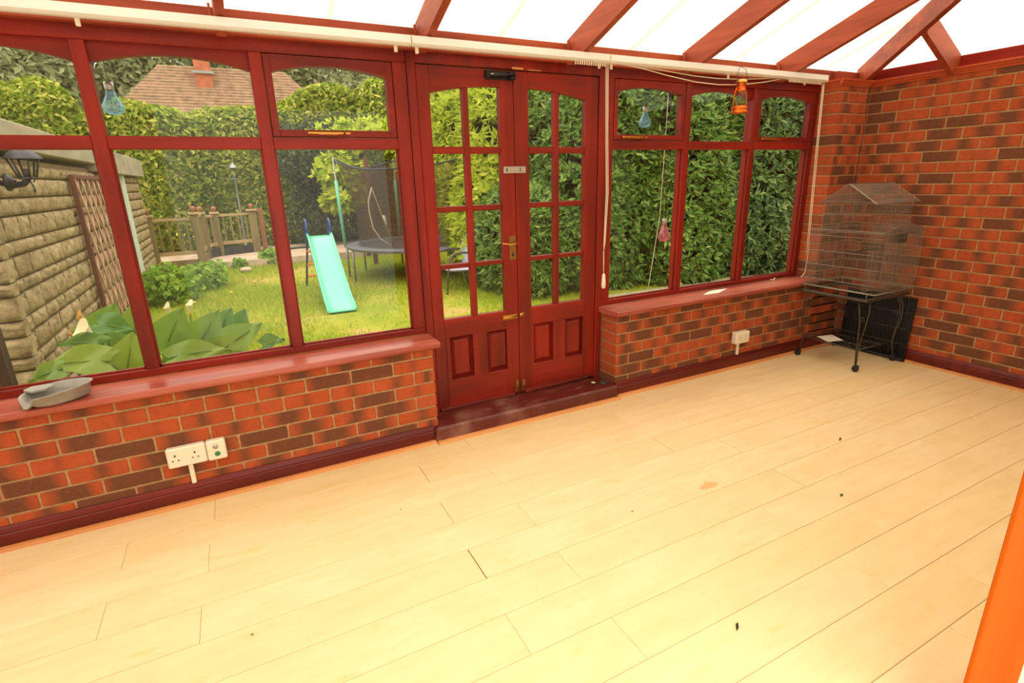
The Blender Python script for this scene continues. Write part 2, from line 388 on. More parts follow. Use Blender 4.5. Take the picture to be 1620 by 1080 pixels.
wb.box(XL - .15, -1.15, HB - .22, HB - .0, -.02, 3.3).box(1.30, XR + .15, HB - .22, HB, -.02, 3.3).box(-1.15, 1.30, HB - .22, HB, 2.12, 3.3)
wb = wb.build('wall_back', 'plaster', None, False); tag(wb, kind='structure')
# orange wooden door lining at the house opening, right edge of the picture
tr = MB().box(.716, 1.076, HB - .028, HB - .018, 0.0, 2.10, .002).build('trim_1', 'orange_door', None, False); tag(tr, kind='structure')
tr2 = MB().box(1.080, 1.30, HB - .026, HB - .003, 0, 2.12, .003).build('trim_2', 'white_plastic', None, False); tag(tr2, kind='structure')

# floor
fl = box('floor', 'subfloor', XL, XR + .01, HB - .6, .26, -.05, -.0015, bev=0); tag(fl, kind='structure')
_pc = {}
def plank(x0, x1, y0, y1):
    k = (round(x1 - x0, 3), round(y1 - y0, 3))
    if k not in _pc:
        L, W = k; _pc[k] = MB().box(-L / 2, L / 2, -W / 2, W / 2, -.006, 0, .0012).mesh('plank', 'plank')
    o = bpy.data.objects.new('plank', _pc[k]); COL.objects.link(o); o.parent = fl; o.location = ((x0 + x1) / 2, (y0 + y1) / 2, .0045)
yb = [-.0, -.045] + [-.045 - .1885 * i for i in range(1, 16)]
yb = [-.02] + [-.0425 - .1885 * i for i in range(1, 16)]
for r in range(len(yb) - 1):
    y1_, y0_ = yb[r], yb[r + 1]
    x0 = (.30 if r % 2 == 0 else -.02) - .008 * r
    xs = [XL] + [x0 + 1.29 * k for k in range(-3, 5) if XL + .05 < x0 + 1.29 * k < XR - .05] + [XR - .0]
    for a, e in zip(xs[:-1], xs[1:]):
        gap = next((g_ for r_, x_, g_ in ((5, -.06, .0035), (3, 1.246, .0028), (4, 1.558, .0016), (6, 1.542, .0022), (1, -.028, .0018), (3, -.044, .0014)) if r_ == r and abs(a - x_) < .03), .0007)
        plank(a + gap, e - .0004, y0_ + .0006, y1_ - .0006)
# baseboards + orange quadrant strips
def skirt(name, mat, path, prof, label=None):   # path: list of (x,y); prof: list of (offset into room, z); room side to the left of path... via normal
    mbx = MB()
    (x0, y0), (x1, y1), (nx, ny) = path
    pts0 = [(x0 + nx * o, y0 + ny * o, z) for o, z in prof]
    mbx.prism(pts0, (x1 - x0, y1 - y0, 0)); o = mbx.build(name, mat); tag(o, kind='structure'); return o
SK = [(-.004, 0), (.020, 0), (.020, .068), (.016, .072), (.018, .080), (.012, .094), (.006, .102), (-.004, .102)]
QD = [(.020, 0), (.050, 0), (.048, .009), (.040, .016), (.028, .019), (.020, .019)]
skirt('baseboard_front_left', 'skirting', ((XL, 0), (.142, 0), (0, -1)), SK)
skirt('baseboard_front_right', 'skirting', ((1.452, 0), (XR, 0), (0, -1)), SK)
skirt('baseboard_right', 'skirting', ((XR, 0), (XR, HB), (-1, 0)), SK)
skirt('trim_3', 'strip', ((XL, 0), (.145, 0), (0, -1)), QD)
skirt('trim_4', 'strip', ((.150, -.026), (1.455, -.026), (0, -1)), QD)
skirt('trim_5', 'strip', ((1.455, 0), (XR - .03, 0), (0, -1)), QD)
skirt('trim_6', 'strip', ((XR, -.03), (XR, HB), (-1, 0)), QD)
# threshold step under the doors
th = MB().box(.146, 1.45, -.046, .25, 0, .096, .012).build('trim_7', 'threshold', None, False); tag(th, kind='structure')
# sills
def sill(name, x0, x1):
    prof = [(.17, .57), (-.032, .57), (-.042, .578), (-.044, .588), (-.040, .600), (-.030, .605), (.17, .605)]
    o = MB().prism([(x0, y, z) for y, z in prof], (x1 - x0, 0, 0)).build(name, 'sill'); tag(o, kind='structure')
sill('trim_8', XL, .206); sill('trim_9', 1.424, PX)

# ------------------------------------------------------------------ roof
T = .352; ZP = 2.240; RH = .144; RW = .038        # slope, panel underside at y=0, rafter depth and width
SB = .513
def zf(y): return ZP - T * y
def hipx(y): return 3.857 + (y - .13) * .686
def hipy(x): return .13 + (x - 3.857) / .686
def zr(x): return zf(.13) + SB * (3.857 - x)
ceil_ = empty('ceiling'); tag(ceil_, kind='structure')
pl1 = MB().box(XL, 3.98, .13, .25, 2.085, zf(.13) - .012, .003).build('trim_10', 'rafter_x', None, False); tag(pl1, kind='structure')
pl2 = MB().box(3.872, 3.99, HB, .128, 2.10, zr(3.88) - .004, .003).build('trim_11', 'frame_y', None, False); tag(pl2, kind='structure')
rx = [-2.42, -1.527, -.642, .243, 1.135, 2.010, 2.897]
for x in rx:
    y1_ = max(HB, hipy(x + RW / 2)) if x > 1 else HB
    MB().prism([(x, .128, zf(.128) - .002), (x, .128, zf(.128) - RH + .02), (x, .09, zf(.09) - RH), (x, y1_, zf(y1_) - RH), (x, y1_, zf(y1_) - .002)], (RW, 0, 0)).build('rafter', 'rafter_y', ceil_)
    if x > -.7:   # thin clip standing at the foot of each rafter
        MB().box(x - .018, x - .008, .085, .095, 2.09, 2.185).build('rafter_clip', 'rafter_z', ceil_, False)
# hip rafter
ha, hb = (hipx(.10), .10), (hipx(HB), HB)
dv = Vector((hb[0] - ha[0], hb[1] - ha[1])).normalized(); nv = Vector((-dv.y, dv.x)) * .02
MB().prism([(ha[0] + nv.x, ha[1] + nv.y, zf(ha[1]) - .004), (ha[0] + nv.x, ha[1] + nv.y, zf(ha[1]) - RH), (hb[0] + nv.x, hb[1] + nv.y, zf(hb[1]) - RH), (hb[0] + nv.x, hb[1] + nv.y, zf(hb[1]) - .004)], (-2 * nv.x, -2 * nv.y, 0)).build('hip_rafter', 'rafter_y', ceil_)
MB().box(3.55, 3.86, .128 - .04, .128, 2.105, 2.175).build('noggin', 'rafter_x', ceil_, False)
for y in (-.555, -1.42, -2.25):
    xa = 3.872; xb = hipx(y) + .035
    if xb > xa - .1: continue
    MB().prism([(xa, y, zr(xa) - .002), (xa, y, zr(xa) - RH * .75), (xa - .03, y, zr(xa) - RH + .012), (xb, y, zr(xb) - RH), (xb, y, zr(xb) - .002)], (0, .038, 0)).build('jack_rafter', 'rafter_x', ceil_)
# polycarbonate sheets, front slope: between the rafters, two sheets each side of a glazing bar
TH = .016
def sheet(poly, mat):
    MB().prism(poly, (0, 0, TH)).build('roof_panel', mat, ceil_)
ex = [XL] + [q for x in rx for q in (x + RW / 2,)] + [3.95]
for a, e in zip(ex[:-1], ex[1:]):
    mid = (a + e) / 2 + .02
    segs = [(a, mid), (mid, e)] if e - a > .5 else [(a, e)]
    for s0, s1 in segs:
        g0, g1 = s0 + .002, s1 - .002
        q = []
        xs = [g0 + (g1 - g0) * i / 4 for i in range(5)]
        up = []
        for x in xs:
            yy = HB if x < hipx(HB) else min(.25, hipy(x)); up.append((x, yy))
        if g0 > 3.83: continue
        low = [(x, .30) for x in xs]
        A = [(x, y, zf(y)) for x, y in low]; B_ = [(x, min(y, .29), zf(min(y, .29))) for x, y in up]
        MB().strip(A, B_, (0, 0, TH)).build('roof_panel', 'poly_front', ceil_)
    if len(segs) == 2:
        y1_ = HB if mid < hipx(HB) else hipy(mid)
        if y1_ < .0:
            MB().prism([(mid - .011, .145, zf(.145) - .005), (mid + .011, .145, zf(.145) - .005), (mid + .011, .145, zf(.145) - .001), (mid - .011, .145, zf(.145) - .001)], (0, y1_ - .145, -T * (y1_ - .145))).build('glazing_bar', 'poly_bar', ceil_)
yr = [.12, -.536, -1.40, HB]
for ya, ye in zip(yr[:-1], yr[1:]):
    ys = [ya - .002 + (ye - ya + .004) * i / 4 for i in range(5)]
    A = [(4.03, y, zr(4.03)) for y in ys]; B_ = [(hipx(y), y, zr(hipx(y))) for y in ys]
    MB().strip(A, B_, (0, 0, TH)).build('roof_panel', 'poly_side', ceil_)
# coving along the right wall and around the pier
CV = [(0, 2.058), (.006, 2.058), (.008, 2.066), (.018, 2.076), (.020, 2.086), (.030, 2.092), (.030, 2.104), (0, 2.104)]
o = MB().prism([(XR - d_, -.0 + 0, z) for d_, z in CV], (0, HB, 0)).build('trim_12', 'coving_y'); tag(o, kind='structure')
o = MB().prism([(PX - .03, -d_, z) for d_, z in CV], (XR - PX + .0, 0, 0)).build('trim_13', 'coving_x'); tag(o, kind='structure')
o = MB().prism([(PX - d_, .165, z) for d_, z in CV], (0, -.17, 0)).build('trim_14', 'coving_y'); tag(o, kind='structure')

# ------------------------------------------------------------------ windows
YF0, YF1, YG = .17, .24, .205
ZT0, ZT1, ZH, ZHT, ZB = 1.618, 1.671, 2.031, 2.090, .641
def member(n, mat, x0, x1, z0, z1, par, y0=YF0, y1=YF1, bev=.003): return box(n, mat, x0, x1, y0, y1, z0, z1, par, bev)
def pane(par, x0, x1, z0, z1, y=YG): return box('pane', 'glass', x0, x1, y, y + .004, z0, z1, par, 0)
def arch_pane(par, A, z0, y=YG):
    return MB().strip([(x, y, z) for x, z in A], [(x, y, z0) for x, z in A], (0, .004, 0)).build('pane', 'glass', par)
def casement(win, x0, x1, stay_x, y0=.172):
    A = arc(x0 + .036, x1 - .036, 1.955, 1.990)
    mb_ = MB(); c_ = .004
    mb_.box(x0 + c_, x0 + .036, y0, .222, ZT1 + c_, ZH - c_, .002).box(x1 - .036, x1 - c_, y0, .222, ZT1 + c_, ZH - c_, .002)
    mb_.box(x0 + .036, x1 - .036, y0, .222, ZT1 + c_, 1.706, .002)
    mb_.strip([(x, y0, ZH - c_) for x, z in A], [(x, y0, z) for x, z in A], (0, .222 - y0, 0))
    cs = mb_.build('casement', 'frame_x', win)
    arch_pane(cs, A, 1.706)
    s_ = MB().box(stay_x, stay_x + .20, .150, .156, 1.686, 1.696, .001).tube([(stay_x, .153, 1.686), (stay_x + .01, .153, 1.692)], .007).tube([(stay_x + .17, .150, 1.691), (stay_x + .17, .175, 1.691)], .005)
    s_.box(stay_x + .05, stay_x + .14, .156, .172, 1.684, 1.688).build('window_stay', 'brass', cs)
def fixed_arch(win, x0, x1):
    A = arc(x0, x1, 1.953, 1.996)
    MB().strip([(x, .192, ZH) for x, z in A], [(x, .192, z) for x, z in A], (0, .035, 0)).build('arched_spandrel', 'frame_x', win)
    arch_pane(win, A, ZT1)
def window(name, xa, xb, bays, jl, jr):
    wn = empty(name, ((xa + xb) / 2, .2, ZB)); tag(wn, kind='structure')
    member('head', 'frame_x', xa, xb, ZH, ZHT, wn)
    member('bottom_rail', 'frame_x', xa, xb, .605, ZB, wn)
    member('jamb', 'frame_z', xa, bays[0][0], ZB, ZH, wn); member('jamb', 'frame_z', bays[-1][1], xb, ZB, ZH, wn)
    for i, (a, e, kind, sx) in enumerate(bays):
        if i + 1 < len(bays): member('mullion', 'frame_z', e, bays[i + 1][0], ZB, ZH, wn)
        member('transom', 'frame_x', a, e, ZT0, ZT1, wn)
        pane(wn, a, e, ZB, ZT0)
        # glazing beads around the lower light
        bd = MB().box(a, a + .008, .192, YG, ZB, ZT0).box(e - .008, e, .192, YG, ZB, ZT0).box(a, e, .192, YG, ZB, ZB + .008)
        bd.build('glazing_bead', 'frame_z', wn, False)
        if kind: casement(wn, a, e, sx)
        else: fixed_arch(wn, a, e)
    return wn
window('window_1', XL + .05, .196, [(-2.37, -1.77, 0, 0), (-1.717, -1.174, 0, 0), (-1.121, -.5295, 0, 0), (-.476, .126, 1, -.317)], 0, 0)
window('window_2', 1.448, PX, [(1.512, 2.110, 1, 1.575), (2.163, 2.762, 0, 0), (2.815, 3.430, 1, 2.86)], 0, 0)

# ------------------------------------------------------------------ doors
fr = MB().box(.198, .243, .165, .25, .096, 2.086, .003).box(1.398, 1.446, .165, .25, .096, 2.086, .003).box(.243, 1.398, .165, .25, 2.034, 2.086, .003)
fr = fr.build('trim_15', 'frame_z', None, False); tag(fr, kind='structure')
MB().box(.800, .870, .1635, .1655, 2.036, 2.047).box(.90, .985, .1637, .1655, 2.036, 2.040).build('paint_chip', 'strip', fr, False)
def door(name, x0, x1, cols, pans, mirror):
    d = empty(name, ((x0 + x1) / 2, .195, .1)); tag(d, kind='structure'); Y0, Y1 = .174, .216
    rows = [(1.632, None), (1.315, 1.596), (.990, 1.284), (.668, .964)]
    (a0, a1), (b0, b1) = cols
    box('stile', 'frame_z', x0, a0, Y0, Y1, .104, 2.029, d); box('stile', 'frame_z', b1, x1, Y0, Y1, .104, 2.029, d)
    xm = b1 if not mirror else a0; span = b1 - a0
    def za(x): return 1.944 - .046 * ((x - xm) / span) ** 2
    xs = [a0 + span * i / 12 for i in range(13)]
    MB().strip([(x, Y0, 2.029) for x in xs], [(x, Y0, za(x)) for x in xs], (0, Y1 - Y0, 0)).build('arched_top_rail', 'frame_x', d)
    box('middle_rail', 'frame_x', a0, b1, Y0, Y1, .553, .668, d); box('bottom_rail', 'frame_x', a0, b1, Y0, Y1, .104, .285, d)
    box('glazing_bar', 'frame_z', a1, b0, Y0 + .004, Y1, .668, za((a1 + b0) / 2) + .005, d, .004)
    for zz0, zz1 in ((1.596, 1.632), (1.284, 1.315), (.964, .990)):
        box('glazing_bar', 'frame_x', a0, a1, Y0 + .004, Y1, zz0, zz1, d, .004); box('glazing_bar', 'frame_x', b0, b1, Y0 + .004, Y1, zz0, zz1, d, .004)
    for c0, c1 in cols:
        for i, (z0, z1) in enumerate(rows):
            if i == 0:
                xx = [c0 + (c1 - c0) * k / 6 for k in range(7)]; arch_pane(d, [(x, za(x)) for x in xx], z0, .197)
            else: pane(d, c0, c1, z0, z1, .197)
    (p0, p1), (q0, q1) = pans
    for e0, e1 in ((a0, p0), (p1, q0), (q1, b1)):
        if e1 - e0 > .004: box('muntin', 'frame_z', e0, e1, Y0, Y1, .285, .553, d)
    for e0, e1 in pans:
        mb_ = MB().box(e0, e1, .204, .214, .285, .553)
        zi0, zi1 = .285 + .03, .553 - .03; xi0, xi1 = e0 + .028, e1 - .028; o_ = .016
        A = [(e0 + .006, .204, .291), (e1 - .006, .204, .291), (e1 - .006, .204, .547), (e0 + .006, .204, .547)]
        B_ = [(xi0, .184, zi0), (xi1, .184, zi0), (xi1, .184, zi1), (xi0, .184, zi1)]
        mb_.add(A + B_, [(0, 1, 5, 4), (1, 2, 6, 5), (2, 3, 7, 6), (3, 0, 4, 7), (4, 5, 6, 7)])
        mb_.build('panel', 'frame_z', d)
    return d
d1 = door('door_1', .246, .808, [(.315, .500), (.535, .722)], [(.343, .490), (.588, .742)], False)
d2 = door('door_2', .812, 1.395, [(.905, 1.080), (1.116, 1.302)], [(.920, 1.066), (1.162, 1.306)], True)
# hardware on the left leaf
lp = box('lock_plate', 'old_brass', .757, .803, .169, .174, .982, 1.127, d1)
MB().tube([(.803, .165, 1.082), (.796, .150, 1.083), (.778, .142, 1.080), (.752, .140, 1.078), (.728, .142, 1.083), (.700, .146, 1.088)], [.005, .006, .006, .005, .005, .004], 8).tube([(.796, .174, 1.082), (.796, .150, 1.083)], .006, 8).build('handle', 'brass', lp)
MB().tube([(.780, .1685, 1.012), (.780, .1695, 1.012)], .009, 10).box(.776, .784, .166, .169, 1.008, 1.026).build('keyhole', 'socket_hole', lp)
bp = MB().box(.697, .800, .166, .174, .612, .640, .002).tube([(.70, .160, .627), (.80, .160, .630)], .006, 8).build('bolt', 'brass', d1)
MB().box(.716, .742, .163, .167, .618, .634).box(.754, .784, .163, .167, .619, .635).build('bolt_slot', 'socket_hole', bp, False)
MB().tube([(.826, .172, .632), (.826, .160, .632)], .013, 10).box(.818, .846, .168, .174, .620, .644).build('bolt_keeper', 'brass', d2)
MB().box(.732, .878, .166, .173, 1.486, 1.524, .002).build('latch_bar', 'steel', d1, False)
MB().box(.748, .755, .1645, .1662, 1.496, 1.514).box(.838, .842, .1645, .1662, 1.494, 1.516).build('latch_slot', 'socket_hole', d1, False)
bo = MB().box(.632, .818, .160, .173, 1.978, 2.022, .003).tube([(.636, .150, 2.000), (.81, .150, 2.000)], .012, 10).box(.775, .812, .142, .17, 1.982, 2.018, .002).box(.634, .655, .142, .17, 1.982, 2.018, .002)
bo = bo.build('top_bolt', 'black_metal', d1)
MB().box(.657, .675, .1365, .139, 1.998, 2.004).build('bolt_mark', 'steel', bo, False)
for x, z0, z1, mt, dd in ((.775, .118, .195, 'old_brass', d1), (.823, .120, .190, 'old_brass', d2)):
    MB().box(x, x + .024, .168, .174, z0, z1, .002).tube([(x + .012, .165, z0 + .01), (x + .012, .165, z1 - .01)], .005, 8).build('flush_bolt', mt, dd)
MB().prism([(.845, .16, .100), (.845, .172, .100), (.845, .172, .118), (.845, .163, .114)], (.545, .0, .012)).build('weather_strip', 'skirting', d2)
MB().prism([(.255, .16, .100), (.255, .172, .100), (.255, .172, .116), (.255, .163, .112)], (.51, .0, .0)).build('weather_strip', 'skirting', d1)

# ================================================================== GARDEN
GZ = -.12
gnd = MB().add([(-14, .25, GZ), (16, .25, GZ), (16, 60, GZ), (-14, 60, GZ)], [(0, 1, 2, 3)]).build('garden_ground', 'ground', None, False); tag(gnd, kind='structure')

gp = MB().box(2.7, 10.5, .9, 3.1, GZ - .02, GZ + .012).build('gravel_path', 'path_gravel', None, False); tag(gp, kind='structure')
def raw_mesh(name, V, F, mat):
    me = bpy.data.meshes.new(name); nv, nf = len(V), len(F); k = F.shape[1]
    me.vertices.add(nv); me.vertices.foreach_set('co', np.ascontiguousarray(V, dtype=np.float32).ravel())
    me.loops.add(nf * k); me.loops.foreach_set('vertex_index', np.ascontiguousarray(F, dtype=np.int32).ravel())
    me.polygons.add(nf); me.polygons.foreach_set('loop_start', np.arange(0, nf * k, k, dtype=np.int32))
    me.materials.append(M[mat]); me.update(calc_edges=True); return me
def unit(a): return a / np.maximum(np.linalg.norm(a, axis=1, keepdims=True), 1e-9)
def leaves(name, P_, Nr, L, W, mat, parent, droop=.25, jitter=.6):
    n = len(P_); L = L * RNG.uniform(.6, 1.25, (n, 1)); W = W * RNG.uniform(.7, 1.2, (n, 1))
    nn = unit(Nr + RNG.normal(0, jitter, (n, 3))); t = RNG.normal(0, 1, (n, 3)); t[:, 2] -= .2
    t = unit(t - nn * np.sum(t * nn, 1, keepdims=True)); s_ = np.cross(nn, t)
    V = np.empty((n, 4, 3)); V[:, 0] = P_ - t * L * .5; V[:, 2] = P_ + t * L * .5 - nn * L * droop
    V[:, 1] = P_ + s_ * W * .5 + nn * W * .12; V[:, 3] = P_ - s_ * W * .5 + nn * W * .12
    i = np.arange(n) * 4; F = np.stack([np.stack([i, i + 1, i + 2], 1), np.stack([i, i + 2, i + 3], 1)], 1).reshape(-1, 3)
    o = bpy.data.objects.new(name, raw_mesh(name, V.reshape(-1, 3), F, mat)); COL.objects.link(o)
    o.parent = parent; o.matrix_parent_inverse = Matrix.Translation(-parent.location); tag(o, kind='stuff'); return o
def rosettes(name, P_, Nr, L, W, mat, parent, k=7):   # whorls of leaves spreading from twig tips
    n = len(P_); nn = np.repeat(unit(Nr + RNG.normal(0, .35, (n, 3))), k, 0); pp = np.repeat(P_, k, 0); n *= k
    a = RNG.normal(0, 1, (n, 3)); a = unit(a - nn * np.sum(a * nn, 1, keepdims=True))
    t = unit(a + nn * RNG.uniform(.05, .9, (n, 1)) - np.array([0, 0, .15])); s_ = unit(np.cross(nn, t)); up = np.cross(t, s_)
    L = L * RNG.uniform(.65, 1.25, (n, 1)); W = W * RNG.uniform(.75, 1.2, (n, 1)); pp = pp + RNG.normal(0, .012, (n, 3))
    V = np.empty((n, 4, 3)); V[:, 0] = pp; V[:, 2] = pp + t * L + up * L * .12; V[:, 1] = pp + t * L * .5 + s_ * W * .5 - up * W * .15; V[:, 3] = pp + t * L * .5 - s_ * W * .5 - up * W * .15
    i = np.arange(n) * 4; F = np.stack([np.stack([i, i + 1, i + 2], 1), np.stack([i, i + 2, i + 3], 1)], 1).reshape(-1, 3)
    o = bpy.data.objects.new(name, raw_mesh(name, V.reshape(-1, 3), F, mat)); COL.objects.link(o)
    o.parent = parent; o.matrix_parent_inverse = Matrix.Translation(-parent.location); tag(o, kind='stuff'); return o
CAMP = np.array([-.7, -2.7, 1.45])
def bump(D, seed, k=6, amp=.12):
    r = np.random.default_rng(seed); out = np.zeros(len(D))
    for _ in range(k):
        a = r.normal(0, 3.2, 3); out += np.sin(D @ a + r.uniform(0, 6.28)) / k
    return 1 + amp * 2.2 * out
def shell(c, rad, n, seed, pw=2.6, depth=.16, amp=.10, cull=-.25, zmin=None):
    D = unit(RNG.normal(0, 1, (n * 3, 3)))
    rr = (np.sum(np.abs(D) ** pw, 1)) ** (-1 / pw) * bump(D, seed, amp=amp) * (1 - np.minimum(RNG.exponential(depth, len(D)), .75))
    P_ = D * rr[:, None] * np.array(rad) + np.array(c); Nn = unit(D / np.array(rad))
    v = unit(CAMP - P_); keep = np.sum(v * Nn, 1) > cull
    keep &= P_[:, 2] > (GZ + .02 if zmin is None else zmin)
    P_, Nn = P_[keep][:n], Nn[keep][:n]; Nn = unit(Nn + np.array([0, 0, .45])); return P_, Nn
def trunk_mb(base, top, r, nb, spread, seed):
    rn = random.Random(seed); mb_ = MB(); b0 = Vector(base); t0 = Vector(top)
    pts = [b0 + (t0 - b0) * k / 4 + Vector((rn.uniform(-1, 1), rn.uniform(-1, 1), 0)) * r * .8 * (k > 0) for k in range(5)]
    mb_.tube(pts, [r * (1 - .16 * k) for k in range(5)], 7)
    for i in range(nb):
        s0 = b0.lerp(t0, rn.uniform(.25, .95)); a = rn.uniform(0, 6.28); d_ = Vector((math.cos(a), math.sin(a), rn.uniform(.3, 1.0))) * spread * rn.uniform(.5, 1)
        mb_.tube([s0, s0 + d_ * .5 + Vector((0, 0, .1 * spread)), s0 + d_], [r * .4, r * .28, r * .1], 5)
    return mb_
def bush(name, label, cat, c, rad, n, L, W, mat, seed, group=None, pw=2.6, amp=.10, stem=.05, depth=.16, cull=-.25, nb=7, whorl=False):
    e = empty(name, (c[0], c[1], GZ)); tag(e, label, cat, group)
    if whorl:
        P_, Nn = shell(c, rad, n // 7, seed, pw, .05, amp, cull); rosettes('foliage', P_, Nn, L, W, mat, e)
        P_, Nn = shell(c, [q * .84 for q in rad], n // 3, seed, pw, .12, amp, cull); leaves('inner_foliage', P_, Nn, L * 1.3, W * 1.3, 'leaf_inner_shade', e)
    else:
        P_, Nn = shell(c, rad, n, seed, pw, depth, amp, cull); leaves('foliage', P_, Nn, L, W, mat, e)
    trunk_mb((c[0], c[1], GZ), (c[0], c[1], c[2] + rad[2] * .45), stem, nb, min(rad[0], rad[1]) * .8, seed).build('stem', 'bark', e)
    return e
# --- far hedge along the end of the garden
for i, (x, h, y, mt, lb) in enumerate([
    (-6.6, 3.9, 12.2, 'leaf_hedge', 'tall bright green hedge shrub showing over the stone garage, furthest left'),
    (-4.3, 3.7, 12.4, 'leaf_hedge', 'tall yellow green hedge shrub above the concrete coping of the garage'),
    (-2.2, 3.25, 12.6, 'leaf_hedge', 'clipped green hedge shrub behind the timber fence, below the tiled roof'),
    (-.2, 3.35, 12.8, 'leaf_hedge', 'green hedge shrub with pale tips, below the chimney of the far house'),
    (1.7, 3.75, 12.6, 'leaf_hedge', 'cream tipped hedge shrub behind the blue and green slide'),
    (3.7, 3.9, 12.2, 'leaf_hedge', 'cream tipped hedge shrub behind the trampoline net'),
    (5.8, 4.1, 11.6, 'leaf_hedge', 'olive hedge shrub seen through the top panes of the left door leaf'),
    (8.0, 4.3, 10.8, 'leaf_hedge', 'olive hedge shrub seen through the top panes beside the meeting stiles')]):
    bush('hedge_shrub', lb, 'hedge', (x, y, h / 2 - .06), (1.35, .95, h / 2 + .06), 13000, .16, .08, mt, 20 + i, 'far hedge shrubs', 3.6, .07, .06, .10)
# --- darker tree and bright maple between the hedge and the trampoline
def tree(name, label, base, top, r, blobs, n, L, W, mat, seed, group=None, cat='tree', amp=.16, spread=1.0, whorl=False):
    e = empty(name, base); tag(e, label, cat, group)
    trunk_mb(base, top, r, 9, spread, seed).build('trunk', 'bark', e)
    PP, NN = [], []
    for k, (c, rad) in enumerate(blobs):
        p, q = shell(c, rad, n // len(blobs), seed * 7 + k, 2.2, .3, amp, -.5, .2); PP.append(p); NN.append(q)
    (rosettes if whorl else leaves)('foliage', np.concatenate(PP), np.concatenate(NN), L, W, mat, e); return e
tree('holly_tree', 'dark evergreen tree with bare trunk between slide and hedge', (1.35, 11.3, GZ), (1.6, 11.4, 2.2), .09,
     [((1.2, 11.2, 2.1), (.9, .8, .8)), ((2.3, 11.3, 1.9), (.9, .7, .9)), ((1.7, 11.4, 1.0), (1.2, .6, .9)), ((3.1, 11.2, 1.3), (.8, .6, 1.1))], 9000, .13, .07, 'leaf_dark', 41)
tree('maple_tree', 'young maple with bright lime leaves above the trampoline net', (1.9, 9.4, GZ), (1.9, 9.3, 2.4), .05,
     [((1.45, 9.0, 1.75), (.5, .45, .4)), ((1.85, 9.2, 2.35), (.75, .5, .35)), ((2.6, 9.2, 2.3), (.7, .5, .4)), ((1.35, 9.0, 1.25), (.35, .35, .3)), ((3.2, 8.8, 2.0), (.7, .6, .55))], 900, .15, .085, 'leaf_bright', 42, amp=.35, whorl=True)
# --- trees far behind
for i, (x, y, h, r_, mt, lb) in enumerate([
    (-11.5, 36, 14, 3.2, 'leaf_tree', 'big dark tree towering behind the garage hedge'),
    (-6.0, 38, 16, 3.4, 'leaf_tree', 'tall grey green tree left of the far tiled roof'),
    (-.5, 39, 17, 3.6, 'leaf_tree', 'tall grey green tree rising behind the far chimney'),
    (5.2, 38, 15, 3.4, 'leaf_tree', 'grey green tree right of the far house roof'),
    (10.4, 35, 14, 3.2, 'leaf_tree', 'grey green tree behind the hedge, over the trampoline'),
    (15.4, 31, 13, 3.2, 'leaf_tree', 'grey green tree behind the hedge, over the left door leaf')]):
    tree('background_tree', lb, (x, y, GZ), (x, y, h * .6), .3,
         [((x, y, h * .52), (r_, r_ * .8, h * .34)), ((x - r_ * .7, y - .5, h * .42), (r_ * .8, r_ * .6, h * .22)), ((x + r_ * .7, y - .6, h * .45), (r_ * .8, r_ * .6, h * .24)), ((x, y - .3, h * .25), (r_, r_ * .6, h * .2))],
         9000, .50, .28, mt, 60 + i, 'trees beyond the garden', spread=2.4)
# --- laurel bushes on the right, close to the windows
for i, (c, rad, n, mt, L, lb) in enumerate([
    ((3.22, 4.25, .55), (.80, 1.0, .85), 6500, 'leaf_laurel', .10, 'rounded shrub with small leaves beside the garden chair'),
    ((3.6, 5.6, 1.4), (1.2, 1.2, 1.75), 8000, 'leaf_bright', .15, 'lime green shrub rising behind the rounded shrub'),
    ((5.3, 6.4, 1.7), (1.5, 1.2, 2.2), 8000, 'leaf_laurel', .14, 'tall green laurel behind, seen through the right door leaf'),
    ((4.15, 4.15, 1.3), (.95, 1.05, 1.6), 9000, 'leaf_laurel', .12, 'green laurel bush filling the panes of the right door leaf'),
    ((5.35, 3.9, 1.35), (.95, 1.05, 1.75), 9500, 'leaf_laurel', .12, 'laurel bush behind the window with the pink bulb'),
    ((6.55, 3.9, 1.4), (.95, 1.1, 1.8), 9500, 'leaf_laurel_dark', .12, 'dark laurel bush behind the window with the copper lantern'),
    ((7.75, 3.9, 1.4), (.95, 1.1, 1.8), 9500, 'leaf_laurel_dark', .12, 'dark laurel bush behind the window nearest the brick wall'),
    ((9.1, 4.0, 1.4), (1.1, 1.1, 1.8), 7000, 'leaf_laurel_dark', .12, 'dark laurel bush at the far right end of the hedge'),
    ((7.0, 5.4, 2.2), (3.2, .9, 1.9), 9000, 'leaf_laurel_dark', .15, 'tall hedge bush standing behind the row of laurels')]):
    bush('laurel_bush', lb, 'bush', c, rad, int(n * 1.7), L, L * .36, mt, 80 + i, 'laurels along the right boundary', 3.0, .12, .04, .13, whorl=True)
# --- low plants
for i, (x, y, r_, n, lb) in enumerate([(-1.70, 6.3, .42, 900, 'low leafy geranium clump at the foot of the stone wall'), (-1.25, 7.2, .36, 600, 'small leafy weed clump between geranium and timber fence'),
                                        (-.72, 9.4, .16, 160, 'spiky weed in front of the black pond liner'), (-.12, 9.6, .26, 320, 'small bright shrub beside the fence post at the pond')]):
    bush('weed_clump', lb, 'plant', (x, y, GZ + r_ * .5), (r_, r_, r_ * .8), n, .10, .07, 'leaf_ground', 120 + i, None, 2.2, .2, .008, .3, -.8, 4)
